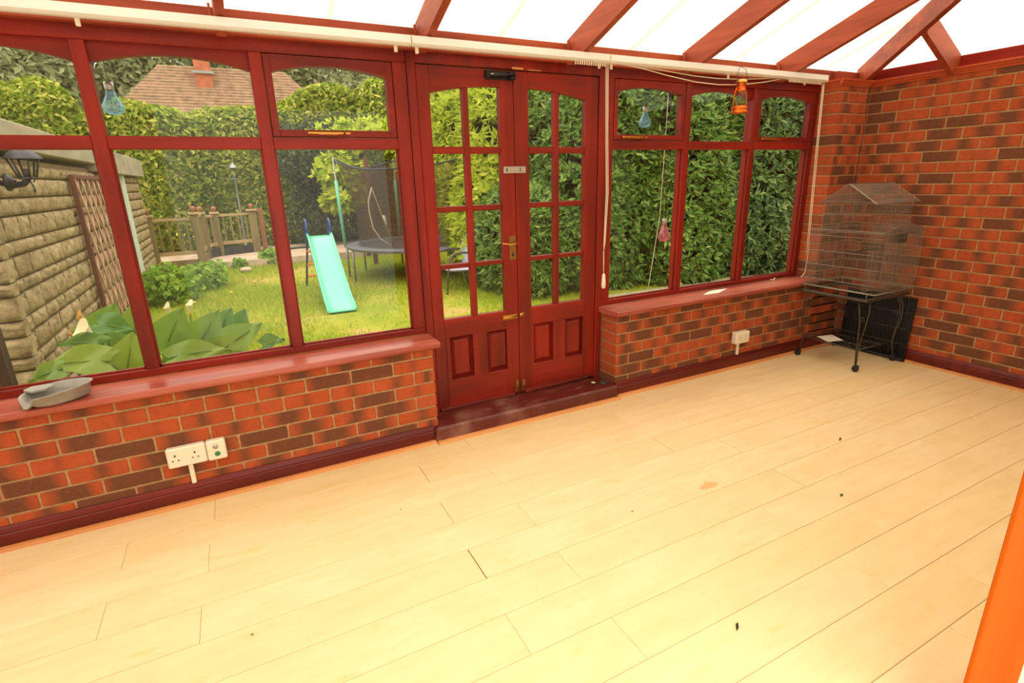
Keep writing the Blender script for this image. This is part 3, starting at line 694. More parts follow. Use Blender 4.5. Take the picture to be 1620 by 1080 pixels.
# --- lawn: grass blades with worn patches
n = 120000
xy = np.stack([RNG.uniform(-2.0, 4.6, n), .5 + 10.0 * RNG.uniform(0, 1, n) ** 1.15], 1)
mask = (np.sin(xy[:, 0] * 2.1 + 1.3 * np.sin(xy[:, 1] * 1.1)) + np.sin(xy[:, 1] * 1.7 + xy[:, 0] * .8 + 1) + np.sin(xy[:, 0] * 4.3 - xy[:, 1] * 3.1) * .6) / 2.6
dens = np.clip(.70 - .95 * mask - .35 * np.exp(-((xy[:, 0] - .9) ** 2 + (xy[:, 1] - 3.4) ** 2) / 1.6) - .25 * np.exp(-((xy[:, 1] - 2) / 1.2) ** 2), .06, 1)
xy = xy[(RNG.uniform(0, 1, n) < dens) & ((xy[:, 0] < 2.7) | (xy[:, 1] > 3.1))]; n = len(xy)
B0 = np.concatenate([xy, np.full((n, 1), GZ)], 1); a = RNG.uniform(0, 6.28, n); hgt = RNG.uniform(.025, .075, n); lean = RNG.normal(0, .02, (n, 2))
dx = np.stack([np.cos(a), np.sin(a), np.zeros(n)], 1) * .0055
V = np.stack([B0 - dx, B0 + dx, B0 + np.concatenate([lean, hgt[:, None]], 1)], 1).reshape(-1, 3)
gr = bpy.data.objects.new('grass', raw_mesh('grass', V, np.arange(len(V)).reshape(-1, 3), 'grass')); COL.objects.link(gr)
tag(gr, 'short patchy lawn grass with worn tan patches', 'grass', kind='stuff')
for x, y, lb in [(-.98, 7.6, 'yellow dandelion furthest out, nearest the timber fence'), (-.55, 6.9, 'yellow dandelion in open lawn nearest the slide'), (-1.35, 5.6, 'yellow dandelion just in front of the geranium clump'), (-.9, 6.1, 'yellow dandelion in the lawn right of the geranium clump')]:
    e = empty('dandelion', (x, y, GZ)); tag(e, lb, 'flower', 'dandelions in the lawn')
    MB().tube([(x, y, GZ), (x + .01, y, GZ + .08)], .004, 5).build('stalk', 'leaf_ground', e)
    MB().lathe([(0, -.006), (.022, -.004), (.028, .004), (.016, .012), (0, .014)], (x + .01, y, GZ + .085), 10).build('flower_head', 'flower_yellow', e)

# --- stone garage on the left
GX = -2.04; G0, G1 = 1.79, 8.90
gar = MB().box(-5.4, GX - .05, G0 + .05, G1, GZ, 1.70).build('garage', 'stone_mortar', None, False); tag(gar, 'split face stone garage with concrete coping on the left', 'garage')
_sv = []
for k in range(6):
    rn = np.random.default_rng(300 + k); g = 4; mb_ = MB(); vv = []
    for j in range(g + 1):
        for i in range(g + 1):
            edge = i in (0, g) or j in (0, g)
            vv.append((-.5 + i / g + (0 if edge else rn.uniform(-.07, .07)), .5 * (rn.uniform(.45, .6) if edge else rn.uniform(.72, 1.0)), -.5 + j / g + (0 if edge else rn.uniform(-.07, .07))))
    ff = [(j * 5 + i, j * 5 + i + 1, (j + 1) * 5 + i + 1, (j + 1) * 5 + i) for j in range(g) for i in range(g)]
    rim = [i for i in range(5)] + [9, 14, 19] + [24, 23, 22, 21, 20] + [15, 10, 5]; o_ = len(vv)
    vv += [(vv[i][0], -.5, vv[i][2]) for i in rim]; nr = len(rim)
    ff += [(rim[i], o_ + i, o_ + (i + 1) % nr, rim[(i + 1) % nr]) for i in range(nr)]
    mb_.add(vv, ff[:g * g], True).add([], []); mb_.f += ff[g * g:]; mb_.sm += [False] * (len(ff) - g * g); me = mb_.mesh('stone_block', 'stone')
    bm = bmesh.new(); bm.from_mesh(me); bmesh.ops.recalc_face_normals(bm, faces=bm.faces[:]); bm.to_mesh(me); bm.free(); _sv.append(me)
def block(cx, cy, z, L, H, rz, D=.10):
    o = bpy.data.objects.new('stone_block', random.choice(_sv)); COL.objects.link(o); o.parent = gar
    o.location = (cx, cy, z); o.scale = (L, D, H); o.rotation_euler = (0, 0, rz)
HS = [.15, .10, .17, .09, .14, .11, .16, .09, .15, .10, .16, .12, .14, .10]
z = GZ
for hgt in HS:
    if z > 1.68: break
    y = G0 + .02
    while y < G1:
        L = random.uniform(.16, .40) if y < 4.2 else random.uniform(.32, .58)
        e = min(y + L, G1)
        if G1 - e < .12: e = G1
        if y < 5.9 < e: e = 5.9
        if not (5.89 < y < 7.14):
            if hgt > .14 and e - y > .3 and random.random() < .35 and y < 4.6:
                block(GX - .05, (y + e) / 2, z + hgt * .26, e - y - .012, hgt * .46, -math.pi / 2); block(GX - .05, (y + e) / 2, z + hgt * .76, e - y - .012, hgt * .44, -math.pi / 2)
            else: block(GX - .05, (y + e) / 2, z + hgt / 2, e - y - .020, hgt - .014, -math.pi / 2)
        else: e = 7.14
        y = e
    xq = GX + .0
    k = 0
    while xq > -2.9:
        L = .34 if (k + int(z * 10)) % 2 else .22; e = xq - L; block((xq + e) / 2, G0 + .05, z + hgt / 2, L - .012, hgt - .012, math.pi, .14); xq = e; k += 1
    z += hgt
MB().box(-5.4, GX + .04, G0 - .05, 5.2, 1.752, 1.945, .008).build('coping', 'concrete', gar, False)
MB().box(-5.4, GX + .07, 5.2, G1 + .08, 1.668, 1.948, .008).build('coping', 'concrete', gar, False)
gd = MB().box(GX - .04, GX + .015, 7.06, 7.18, GZ, 1.668, .004).box(GX - .04, GX + .015, 5.92, 6.02, GZ, 1.668, .004).build('garage_door_frame', 'upvc', gar, False)
MB().box(GX - .05, GX - .02, 6.02, 7.06, GZ, 1.66, .004).build('garage_door', 'upvc', gar, False)
# trellis
tr_ = empty('trellis', (GX, 4.8, 0)); tag(tr_, 'brown wooden diamond trellis leaning on the stone garage wall', 'trellis')
TY0, TY1, TZ0, TZ1 = 3.93, 5.80, -.05, 1.61
for y0 in (TY0, TY1 - .05): MB().box(GX + .01, GX + .05, y0, y0 + .05, TZ0, TZ1, .003).build('post', 'trellis_post', tr_, False)
for z0 in (TZ0, TZ1 - .04): MB().box(GX + .01, GX + .05, TY0 + .05, TY1 - .05, z0, z0 + .04, .003).build('rail', 'trellis_post', tr_, False)
def slat(yc, s, xo):
    a0, a1 = TY0 + .05, TY1 - .05; zb, zt = TZ0 + .04, TZ1 - .04; pts = []
    for zz in (zb, zt):
        yy = yc + s * (zz - zb)
        pts.append((yy, zz))
    (ya, za_), (ye, ze) = pts
    def clip(y, zref): return zref
    seg = []
    t0, t1 = 0.0, 1.0; dy = ye - ya
    for lim, sg in ((a0, 1), (a1, -1)):
        if dy == 0: continue
        t = (lim - ya) / dy
        if sg * dy > 0: t0 = max(t0, t) if sg * (ya - lim) < 0 else t0
        else: t1 = min(t1, t) if sg * (ye - lim) < 0 else t1
    if t1 - t0 < .03: return
    p0 = Vector((xo, ya + dy * t0, za_ + (ze - za_) * t0)); p1 = Vector((xo, ya + dy * t1, za_ + (ze - za_) * t1))
    d_ = (p1 - p0).normalized(); w_ = Vector((0, -d_.z, d_.y)) * .017
    MB().prism([p0 - w_, p0 + w_, p1 + w_, p1 - w_], (.010, 0, 0)).build('slat', 'trellis_wood', tr_)
yy = TY0 - 1.2
while yy < TY1:
    slat(yy, .62, GX + .018); slat(yy + 1.02, -.62, GX + .032); yy += .25
# wall lantern on the garage
wlm = empty('wall_lantern', (GX, 1.95, 1.5)); tag(wlm, 'black coach lantern on a curled bracket on the stone wall', 'lantern')
lx, ly = GX + .20, 1.92
MB().lathe([(0, .0), (.055, .0), (.055, .02), (.02, .05)], (GX + .05, 2.05, 1.52), 12, 'x').build('backplate', 'lantern_black', wlm)
MB().tube([(GX + .02, 2.05, 1.52), (GX + .09, 2.03, 1.50), (GX + .16, 1.97, 1.51), (lx, ly, 1.535)], [.018, .02, .02, .016], 8).build('bracket', 'lantern_black', wlm)
MB().tube([(lx + .02, ly + .02, 1.52), (lx + .04, ly + .08, 1.58), (lx + .03, ly + .14, 1.60), (lx + .01, ly + .19, 1.60), (lx + .01, ly + .17, 1.585)], .004, 5).tube([(lx, ly + .03, 1.53), (lx + .01, ly + .05, 1.47), (lx, ly + .08, 1.45), (lx, ly + .06, 1.47)], .004, 5).build('scroll', 'lantern_black', wlm)
def ring(r, z, n=6): return [(lx + r * math.cos(2 * math.pi * k / n), ly + r * math.sin(2 * math.pi * k / n), z) for k in range(n)]
mb_ = MB(); lo, hi = ring(.045, 1.545), ring(.082, 1.665)
for k in range(6): mb_.tube([lo[k], hi[k]], .006, 5)
for k in range(6): mb_.tube([hi[k], hi[(k + 1) % 6]], .006, 5).tube([lo[k], lo[(k + 1) % 6]], .006, 5)
mb_.build('cage', 'lantern_black', wlm)
mb_ = MB(); mb_.add(lo + hi, [(k, (k + 1) % 6, 6 + (k + 1) % 6, 6 + k) for k in range(6)]); mb_.build('lamp_glass', 'lamp_glass', wlm)
MB().lathe([(.105, 1.660), (.10, 1.672), (.07, 1.70), (.035, 1.725), (.012, 1.735), (.016, 1.75), (0, 1.765)], (lx, ly, 0), 6).build('roof', 'lantern_black', wlm)
MB().lathe([(0, 1.535), (.05, 1.535), (.05, 1.548), (0, 1.55)], (lx, ly, 0), 10).tube([(lx, ly, 1.55), (lx, ly, 1.60)], .018, 8).build('lamp_base', 'lantern_black', wlm)
# dark weathered post right outside the left window
dp = MB().box(-1.98, -1.885, .86, .95, GZ, .80, .006).build('timber_post', 'dark_post', None, False); tag(dp, 'short dark weathered timber post outside the left window', 'post')

# --- arum lilies under the left window
lil = empty('arum_lily', (-1.15, .8, GZ)); tag(lil, 'large leafed arum lily clump with white flowers outside the left window', 'plant')
def lily_leaf(base, tip, width, curl, roll, root, nrm=None):
    width *= 1.3
    b0, t0 = Vector(base), Vector(tip); ax = t0 - b0; L = ax.length; ax.normalize()
    n0 = Vector(nrm) if nrm else Vector((.05, -1, .35)); n0 = (n0 - ax * n0.dot(ax)).normalized(); sd_ = ax.cross(n0).normalized()
    NU, NV = 12, 6; vv = []; ff = []
    for i in range(NU + 1):
        u = i / NU; prof = (math.sin(math.pi * min(1, (u * .93 + .07)) ** .62)) ** .9 * (1 - .12 * u) if u < 1 else 0.0
        for j in range(NV + 1):
            s_ = (j / NV * 2 - 1); back = -.16 * (abs(s_) ** 1.4) * (1 - u) ** 3 * L
            p = b0 + ax * (u * L + back) + sd_ * (s_ * prof * width * .5)
            p += n0 * (abs(s_) * prof * width * roll - curl * L * (u - .35) ** 2 + .012 * math.sin(9 * u + 3 * s_))
            vv.append(p)
    for i in range(NU):
        for j in range(NV): a_ = i * (NV + 1) + j; ff.append((a_, a_ + 1, a_ + NV + 2, a_ + NV + 1))
    lf = MB().add(vv, ff, True).build('leaf', 'lily_leaf', lil, False)
    r0 = Vector(root); MB().tube([r0, r0.lerp(b0, .5) + Vector((0, 0, .05)), b0 + ax * .02], [.012, .010, .007], 6).build('stalk', 'lily_leaf', lil)
    MB().tube([b0 + n0 * .002, b0 + ax * L * .5 + n0 * (.003 - curl * L * .02), b0 + ax * L * .95 - n0 * curl * L * .34], [.006, .004, .002], 5).build('midrib', 'lily_leaf', lf)
UP = (.1, -.6, .8)
for tp, bs, w_, cu, ro, nr in [
    ((-1.668, .62, .635), (-1.40, .64, .585), .17, .25, .10, UP), ((-1.286, .70, .712), (-1.365, .70, .44), .21, .2, .15, None),
    ((-1.385, 1.0, .83), (-1.50, 1.02, .60), .21, .15, .2, None), ((-1.30, .9, .68), (-1.47, .92, .74), .13, .3, .15, UP),
    ((-1.30, 1.08, .82), (-1.345, 1.08, .55), .17, .2, .2, None), ((-1.046, .85, .79), (-1.19, .86, .52), .22, .2, .16, None),
    ((-.867, .9, .742), (-1.03, .9, .50), .20, .2, .22, None), ((-.798, 1.0, .725), (-.93, 1.0, .52), .17, .2, .2, None),
    ((-.725, 1.05, .70), (-.83, 1.05, .50), .15, .2, .2, None), ((-.650, .8, .655), (-.87, .8, .52), .16, .3, .14, (.2, -.8, .6)),
    ((-.535, .75, .55), (-.66, .76, .52), .10, .3, .15, UP), ((-.83, .60, .585), (-1.13, .62, .56), .14, .3, .12, UP),
    ((-1.625, .75, .702), (-1.43, .76, .655), .09, .3, .25, UP), ((-1.72, .54, .575), (-1.58, .56, .60), .10, .3, .15, UP),
    ((-.98, .70, .62), (-1.12, .72, .45), .16, .2, .15, None), ((-.70, .66, .50), (-.86, .68, .42), .15, .3, .15, UP), ((-1.18, .60, .56), (-1.26, .62, .38), .14, .2, .15, None)]:
    lily_leaf(bs, tp, w_, cu, ro, (-1.15 + random.uniform(-.3, .3) + .4 * (bs[0] + 1.15), .85 + random.uniform(-.1, .15), GZ), nr)
def spathe(c, ax, L, R, mat, name='flower'):
    c = Vector(c); ax = Vector(ax).normalized(); s_ = ax.orthogonal().normalized(); t_ = ax.cross(s_); vv = []; ff = []; NU, NV = 8, 14
    for i in range(NU + 1):
        u = i / NU
        for j in range(NV):
            a_ = 2 * math.pi * j / NV; r_ = R * (.12 + .9 * u ** 1.8); ln = L * u * (1 + .35 * max(0, math.cos(a_)) * u)
            vv.append(c + ax * ln + (s_ * math.cos(a_) + t_ * math.sin(a_)) * r_)
    for i in range(NU):
        for j in range(NV): k = (j + 1) % NV; ff.append((i * NV + j, i * NV + k, (i + 1) * NV + k, (i + 1) * NV + j))
    fo = MB().add(vv, ff, True).build(name, mat, lil, False)
    MB().tube([c + ax * L * .1, c + ax * L * .75], [.008, .006], 6).build('spadix', 'spadix', fo)
    MB().tube([c + ax * .01, c - ax * .06 + Vector((0, 0, -.12)), Vector((c.x + .08, c.y + .05, GZ + .1))], [.008, .008, .01], 6).build('flower_stalk', 'lily_leaf', fo)
spathe((-1.47, .85, .655), (-.35, -.2, .55), .10, .055, 'lily_white')
spathe((-1.53, .95, .70), (-.2, 0, 1), .09, .018, 'lily_wilt', 'wilted_flower'); spathe((-1.56, .9, .66), (-.5, 0, .6), .06, .014, 'lily_wilt', 'wilted_flower')
spathe((-1.13, 1.1, .68), (-.2, -.1, 1), .08, .02, 'lily_white'); spathe((-1.04, 1.15, .66), (.1, -.1, 1), .09, .022, 'lily_white')

# --- kids slide
sl = empty('slide', (.40, 5.2, GZ)); tag(sl, 'mint green plastic slide with blue handrails on the lawn', 'slide')
prof = [(6.05, .70), (5.95, .70), (5.8, .655), (5.5, .50), (5.2, .34), (4.9, .19), (4.6, .05), (4.4, -.03), (4.22, -.075), (4.14, -.08)]
vv = []; ff = []
def sx(y): return .445 - (6.05 - y) * .045
for i, (y, z) in enumerate(prof):
    hw = .165; xc = sx(y); ed = .07 if i < len(prof) - 1 else .03
    row = [(-hw - .02, ed - .012), (-hw - .012, ed), (-hw, ed - .004), (-hw + .015, .006), (-hw * .5, 0), (0, -.002), (hw * .5, 0), (hw - .015, .006), (hw, ed - .004), (hw + .012, ed), (hw + .02, ed - .012), (hw + .018, -.02), (0, -.022), (-hw - .018, -.02)]
    vv += [(xc + a_, y, z + b_) for a_, b_ in row]
nr = 14
for i in range(len(prof) - 1):
    for j in range(nr): k = (j + 1) % nr; ff.append((i * nr + j, i * nr + k, (i + 1) * nr + k, (i + 1) * nr + j))
ff += [tuple(range(nr)), tuple(range((len(prof) - 1) * nr, len(prof) * nr))]
MB().add(vv, ff, True).build('chute', 'slide_green', sl)
for s_ in (-1, 1):
    x = .44 + s_ * .17
    MB().tube([(x - .06 if s_ < 0 else x + .06, 6.45, GZ), (x, 6.20, .55), (x, 6.15, .85), (x, 6.12, .935), (x, 6.05, .955), (x, 5.97, .93), (x, 5.93, .85), (x, 5.92, .66)], .016, 8).build('handrail', 'slide_blue', sl)
for k, (z, y) in enumerate(((.05, 6.39), (.25, 6.31), (.46, 6.23))):
    MB().box(.26 - .02, .62 + .02, y - .035, y + .035, z - .015, z + .015, .006).build('step', 'slide_orange', sl, False)
MB().box(.29, .59, 5.95, 6.18, .675, .70, .006).build('platform', 'slide_green', sl, False)

# --- trampoline
TC = (2.2, 6.5); TR = 1.25; TZ = .45
tp_ = empty('trampoline', (TC[0], TC[1], GZ)); tag(tp_, 'round garden trampoline with dark safety net and mint padded poles', 'trampoline')
def cpt(a_, r_, z): return (TC[0] + r_ * math.cos(math.radians(a_)), TC[1] + r_ * math.sin(math.radians(a_)), z)
MB().tube([cpt(a_, TR, TZ - .03) for a_ in range(0, 361, 12)], .02, 8, False).build('rim', 'galv', tp_)
MB().lathe([(TR + .03, TZ - .02), (TR + .03, TZ), (TR - .22, TZ + .005), (TR - .22, TZ - .015)], (TC[0], TC[1], 0), 40).build('edge_pad', 'pad_grey', tp_)
MB().lathe([(0, TZ - .012), (TR - .2, TZ - .012)], (TC[0], TC[1], 0), 40).build('jumping_mat', 'tramp_mat', tp_)
pa = [160, 300, 20, 90]
for a_ in pa:
    MB().tube([cpt(a_, TR + .03, GZ), cpt(a_, TR + .03, TZ)], .02, 8).build('leg', 'galv', tp_)
    po = MB().tube([cpt(a_, TR + .05, TZ - .05), cpt(a_, TR + .07, 1.15), cpt(a_, TR + .09, 1.89)], .014, 8).build('pole', 'galv', tp_)
    MB().tube([cpt(a_, TR + .05, TZ), cpt(a_, TR + .07, 1.1), cpt(a_, TR + .08, 1.52)], .028, 8).build('pole_sleeve', 'pole_teal', po)
for a_ in (130, 190, 250, 330): MB().tube([cpt(a_, TR, GZ), cpt(a_, TR, TZ - .03)], .018, 7).build('leg', 'galv', tp_)
vv = []; ff = []; A = list(range(0, 360, 10))
for a_ in A:
    da = min(abs((a_ - q + 180) % 360 - 180) for q in pa)
    top = 1.86 - .20 * math.sin(math.radians(min(da, 60) * 1.5)) ; rt = (TR + .06) - .0045 * min(da, 60)
    for u in (0, .33, .66, 1): vv.append(cpt(a_, (TR - .2) * (1 - u) + rt * u - .10 * math.sin(math.pi * u), TZ + (top - TZ) * u))
for i in range(len(A)):
    j = (i + 1) % len(A)
    for k in range(3): ff.append((i * 4 + k, j * 4 + k, j * 4 + k + 1, i * 4 + k + 1))
nt_ = MB().add(vv, ff, True).build('safety_net', 'net', tp_, False)
MB().tube([vv[(i % len(A)) * 4 + 3] for i in range(len(A) + 1)], .012, 6, False).build('net_hem', 'tramp_mat', nt_)
# toy bow standing inside the net
bw = empty('toy_bow', (1.6, 6.15, TZ)); tag(bw, 'toy bow with pale curved string leaning inside the trampoline net', 'toy')
MB().tube([(1.36, 6.2, 1.40), (1.47, 6.18, .98), (1.62, 6.15, TZ)], [.008, .010, .012], 6).build('stave', 'deck_rail', bw)
MB().tube([(1.36, 6.2, 1.39), (1.285, 6.2, 1.18), (1.285, 6.2, 1.0), (1.32, 6.2, .76), (1.42, 6.18, .58), (1.57, 6.15, .46)], .009, 6).build('curved_cane', 'paper', bw)
MB().tube([(1.50, 6.17, .95), (1.535, 6.165, .80)], .02, 7).build('grip', 'paper', bw)

pb = MB().box(1.70, 1.78, 8.05, 8.12, GZ, 1.92, .004).build('timber_stake', 'trellis_post', None, False); tag(pb, 'brown timber stake standing behind the trampoline net', 'post')
# --- garden chair
gc = empty('garden_chair', (2.15, 4.7, GZ)); tag(gc, 'grey metal garden armchair with pale sling seat on the lawn', 'chair')
for yy in (4.45, 4.98):
    MB().tube([(1.90, yy, GZ), (1.93, yy, .20), (1.97, yy, .40), (2.03, yy, .46), (2.12, yy, .47), (2.34, yy, .455)], .014, 7).build('leg', 'chair_frame', gc)
    MB().tube([(2.46, yy, GZ), (2.36, yy, .22), (2.33, yy, .46), (2.40, yy, .70), (2.44, yy, .84)], .014, 7).build('leg', 'chair_frame', gc)
    MB().tube([(1.93, yy, .22), (2.36, yy, .19)], .014, 7).build('seat_rail', 'chair_frame', gc)
MB().strip([(1.93, 4.46, .225), (2.08, 4.46, .20), (2.22, 4.46, .185), (2.36, 4.46, .20)], [(1.93, 4.97, .225), (2.08, 4.97, .20), (2.22, 4.97, .185), (2.36, 4.97, .20)], (0, 0, .008)).build('seat', 'chair_sling', gc)
MB().strip([(2.36, 4.46, .20), (2.34, 4.46, .46), (2.41, 4.46, .72), (2.45, 4.46, .85)], [(2.36, 4.97, .20), (2.34, 4.97, .46), (2.41, 4.97, .72), (2.45, 4.97, .85)], (.008, 0, 0)).build('backrest', 'chair_sling', gc)
MB().tube([(2.44, 4.45, .84), (2.45, 4.71, .875), (2.44, 4.98, .84)], .014, 7).build('back_rail', 'chair_frame', gc)

# --- timber fenced pond
pond = empty('pond_fence', (-1.1, 10, GZ)); tag(pond, 'weathered timber pond fence with ball topped posts and black liner', 'fence')
PO = [(-2.09, 9.25, 1.02, .13), (-1.34, 9.28, 1.04, .13), (-1.27, 10.22, 1.00, .13), (-1.03, 10.6, .98, .13), (-.29, 10.9, 1.00, .16)]
for x, y, h, w_ in PO:
    p = MB().box(x - w_ / 2, x + w_ / 2, y - w_ / 2, y + w_ / 2, GZ, h - .06, .006).build('post', 'deck_wood', pond, False)
    MB().box(x - w_ * .72, x + w_ * .72, y - w_ * .72, y + w_ * .72, h - .06, h - .02, .006).build('post_cap', 'deck_rail', p, False)
    MB().lathe([(0, h - .02), (.03, h - .02), (.025, h), (.05, h + .03), (.055, h + .055), (.045, h + .085), (0, h + .105)], (x, y, 0), 12).build('finial', 'rust_post', p)
def fence_run(a_, b_, nb, z0, z1):
    A_, B_ = Vector((*a_, 0)), Vector((*b_, 0)); d_ = (B_ - A_).normalized(); nrm = Vector((-d_.y, d_.x, 0)) * .02
    for zz, h in ((z0, .07), (z1, .05)):
        p0 = A_ + d_ * .07 - nrm; p1 = B_ - d_ * .07 - nrm
        MB().prism([p0 + Vector((0, 0, zz)), p0 + Vector((0, 0, zz + h)), p1 + Vector((0, 0, zz + h)), p1 + Vector((0, 0, zz))], nrm * 2).build('rail', 'deck_rail', pond)
    for k in range(nb):
        c = A_.lerp(B_, (k + 1) / (nb + 1)); MB().box(c.x - .018, c.x + .018, c.y - .018, c.y + .018, z0 + .07, z1, .003).build('baluster', 'deck_wood', pond, False)
fence_run(PO[0][:2], PO[1][:2], 4, .24, .88); fence_run(PO[1][:2], PO[2][:2], 5, .24, .90); fence_run(PO[2][:2], PO[3][:2], 2, .26, .86); fence_run(PO[3][:2], PO[4][:2], 4, .26, .86)
def board(a_, b_, z0, z1, mat, name, t=.05):
    A_, B_ = Vector((*a_, 0)), Vector((*b_, 0)); d_ = (B_ - A_).normalized(); nrm = Vector((-d_.y, d_.x, 0)) * t / 2; A_ -= nrm; B_ -= nrm
    MB().prism([A_ + Vector((0, 0, z0)), A_ + Vector((0, 0, z1)), B_ + Vector((0, 0, z1)), B_ + Vector((0, 0, z0))], nrm * 2).build(name, mat, pond)
board((-2.03, 9.25), (-1.40, 9.28), GZ, .14, 'deck_wood', 'sleeper'); board((-1.34, 9.34), (-1.27, 10.16), GZ, .16, 'deck_wood', 'sleeper')
board((-1.27, 10.26), (-1.05, 10.55), GZ, .22, 'liner', 'liner'); board((-.97, 10.62), (-.37, 10.88), GZ, .20, 'liner', 'liner', .10); board((-.2, 10.9), (1.3, 10.9), GZ, .06, 'liner', 'liner', .10)
pv = MB().box(-4.0, 2.6, 9.4, 12.0, GZ, .03).build('pond_paving', 'paving', None, False); tag(pv, kind='structure')
op = MB().box(-.165, -.06, 11.0, 11.1, .03, .98, .006).build('orange_timber_post', 'rust_post', None, False); tag(op, 'orange brown timber post beside the pond fence', 'post')
for i, (x, y, r_, lb) in enumerate([(-.62, 8.75, .11, 'pale round stone at the lawn edge by the pond'), (-1.02, 9.1, .07, 'smaller pale stone beside the fence sleeper')]):
    mb_ = MB(); mb_.lathe([(0, -.3 * r_), (r_ * .8, -.2 * r_), (r_ * 1.05, .15 * r_), (r_ * .7, .5 * r_), (0, .6 * r_)], (x, y, GZ + .3 * r_), 9); o = mb_.build('garden_stone', 'pebble'); tag(o, lb, 'stone')
# lamp post beyond the pond
lp_ = empty('lamp_post', (-.50, 11.55, .03)); tag(lp_, 'slim grey lamp post with small lantern behind the pond fence', 'lamp post')
MB().lathe([(0, .03), (.09, .03), (.09, .06), (.05, .10), (.03, .3), (.025, 1.2), (.022, 1.70), (.035, 1.72), (0, 1.74)], (-.5, 11.55, 0), 10).build('pole', 'galv', lp_)
MB().tube([(-.64, 11.55, 1.64), (-.36, 11.55, 1.64)], .012, 6).build('cross_bar', 'galv', lp_)
MB().lathe([(.05, 1.74), (.085, 1.88), (.085, 1.885)], (-.5, 11.55, 0), 6).build('lamp_glass', 'lamp_glass', lp_)
MB().lathe([(.11, 1.88), (.07, 1.94), (.02, 1.98), (0, 2.01)], (-.5, 11.55, 0), 6).build('lamp_roof', 'galv', lp_)

# --- far house
hs = empty('far_house', (0, 25, GZ)); tag(hs, 'far house with hipped brown tile roof and brick chimney beyond the hedge', 'house')
MB().box(-4.6, 4.6, 24.0, 30.0, GZ, 3.6).build('wall', 'house_wall', hs, False)
ey, ez, ry, rz_ = 23.6, 3.6, 26.6, 6.55; xl, xr_ = -4.9, 4.9; ra, rb = -2.5, 2.5
MB().add([(xl, ey, ez), (xr_, ey, ez), (xr_, 30.2, ez), (xl, 30.2, ez), (ra, ry, rz_), (rb, ry, rz_)], [(0, 1, 5, 4), (1, 2, 5), (2, 3, 4, 5), (3, 0, 4), (0, 3, 2, 1)]).build('roof', 'roof_tile', hs)
rf = None
nC = 22
for k in range(nC):     # tile courses on the slope facing the garden
    u0, u1 = k / nC, (k + 1) / nC
    def pt(u, s_, lift): return (((xl + (ra - xl) * u) if s_ == 0 else (xr_ + (rb - xr_) * u)), ey + (ry - ey) * u, ez + (rz_ - ez) * u + lift)
    MB().add([pt(u0, 0, .075), pt(u0, 1, .075), pt(u1, 1, .03), pt(u1, 0, .03), pt(u0, 0, .0), pt(u0, 1, .0)], [(0, 1, 2, 3), (4, 5, 1, 0)]).build('tile_course', 'roof_tile', hs, False)
MB().box(-1.15, -.52, 25.6, 26.3, 5.3, 7.4, .01).box(-1.2, -.47, 25.55, 26.35, 7.4, 7.55, .01).build('chimney', 'house_brick', hs, False)
MB().box(-1.25, -.42, 25.5, 25.6, 6.15, 6.26).build('flashing', 'galv', hs, False)

gu = MB().box(XL, 4.0, .27, .47, 2.085, 2.12, .004).build('trim_16', 'frame_x', None, False); tag(gu, kind='structure')
# --- solar bulbs hanging outside under the eaves
def bulb(label, x, ztop, zbot, mat, zhang, yb_=.42, sc=1.0):
    e = empty('solar_bulb', (x, yb_, zbot)); tag(e, label, 'bulb'); H = ztop - zbot
    MB().lathe([(0, ztop), (.017 * sc, ztop), (.019 * sc, ztop - .01), (.019 * sc, ztop - .030), (.016 * sc, ztop - .034)], (x, yb_, 0), 14).build('cap', 'steel', e)
    zc = ztop - .032; hb_ = zc - zbot
    MB().lathe([(.016 * sc, zc), (.020 * sc, zc - hb_ * .2), (.034 * sc, zc - hb_ * .45), (.042 * sc, zc - hb_ * .66), (.038 * sc, zc - hb_ * .84), (.024 * sc, zc - hb_ * .96), (0, zbot)], (x, yb_, 0), 18).build('glass_bulb', mat, e)
    MB().tube([(x - .006, yb_, zc), (x - .004, yb_, zc - hb_ * .6), (x + .006, yb_, zc - hb_ * .65), (x + .005, yb_, zc - hb_ * .55)], .002, 5).build('filament', 'bulb_filament', e)
    MB().tube([(x, yb_, zhang), (x, yb_, ztop + .02), (x + .012, yb_, ztop + .008), (x + .016, yb_, ztop - .01)], .0022, 5).build('hanger', 'cage_dark', e)
bulb('blue glass bulb hanging outside the left window', -1.103, 1.915, 1.777, 'blue_glass', 2.086)
bulb('blue glass bulb hanging outside the window right of the doors', 1.976, 1.912, 1.775, 'blue_glass', 2.086)
bulb('pink glass bulb on a long string outside the right window', 2.210, 1.135, .965, 'pink_glass', 2.086)
sg = MB().tube([(2.224, .468, 2.086), (2.222, .468, 1.87), (2.205, .468, 1.16), (2.16, .468, .85), (2.115, .468, .55), (2.06, .468, .1), (2.03, .468, GZ)], .0028, 5).build('string', 'cream_cord'); tag(sg, 'pale string hanging down outside the window beside the pink bulb', 'string')

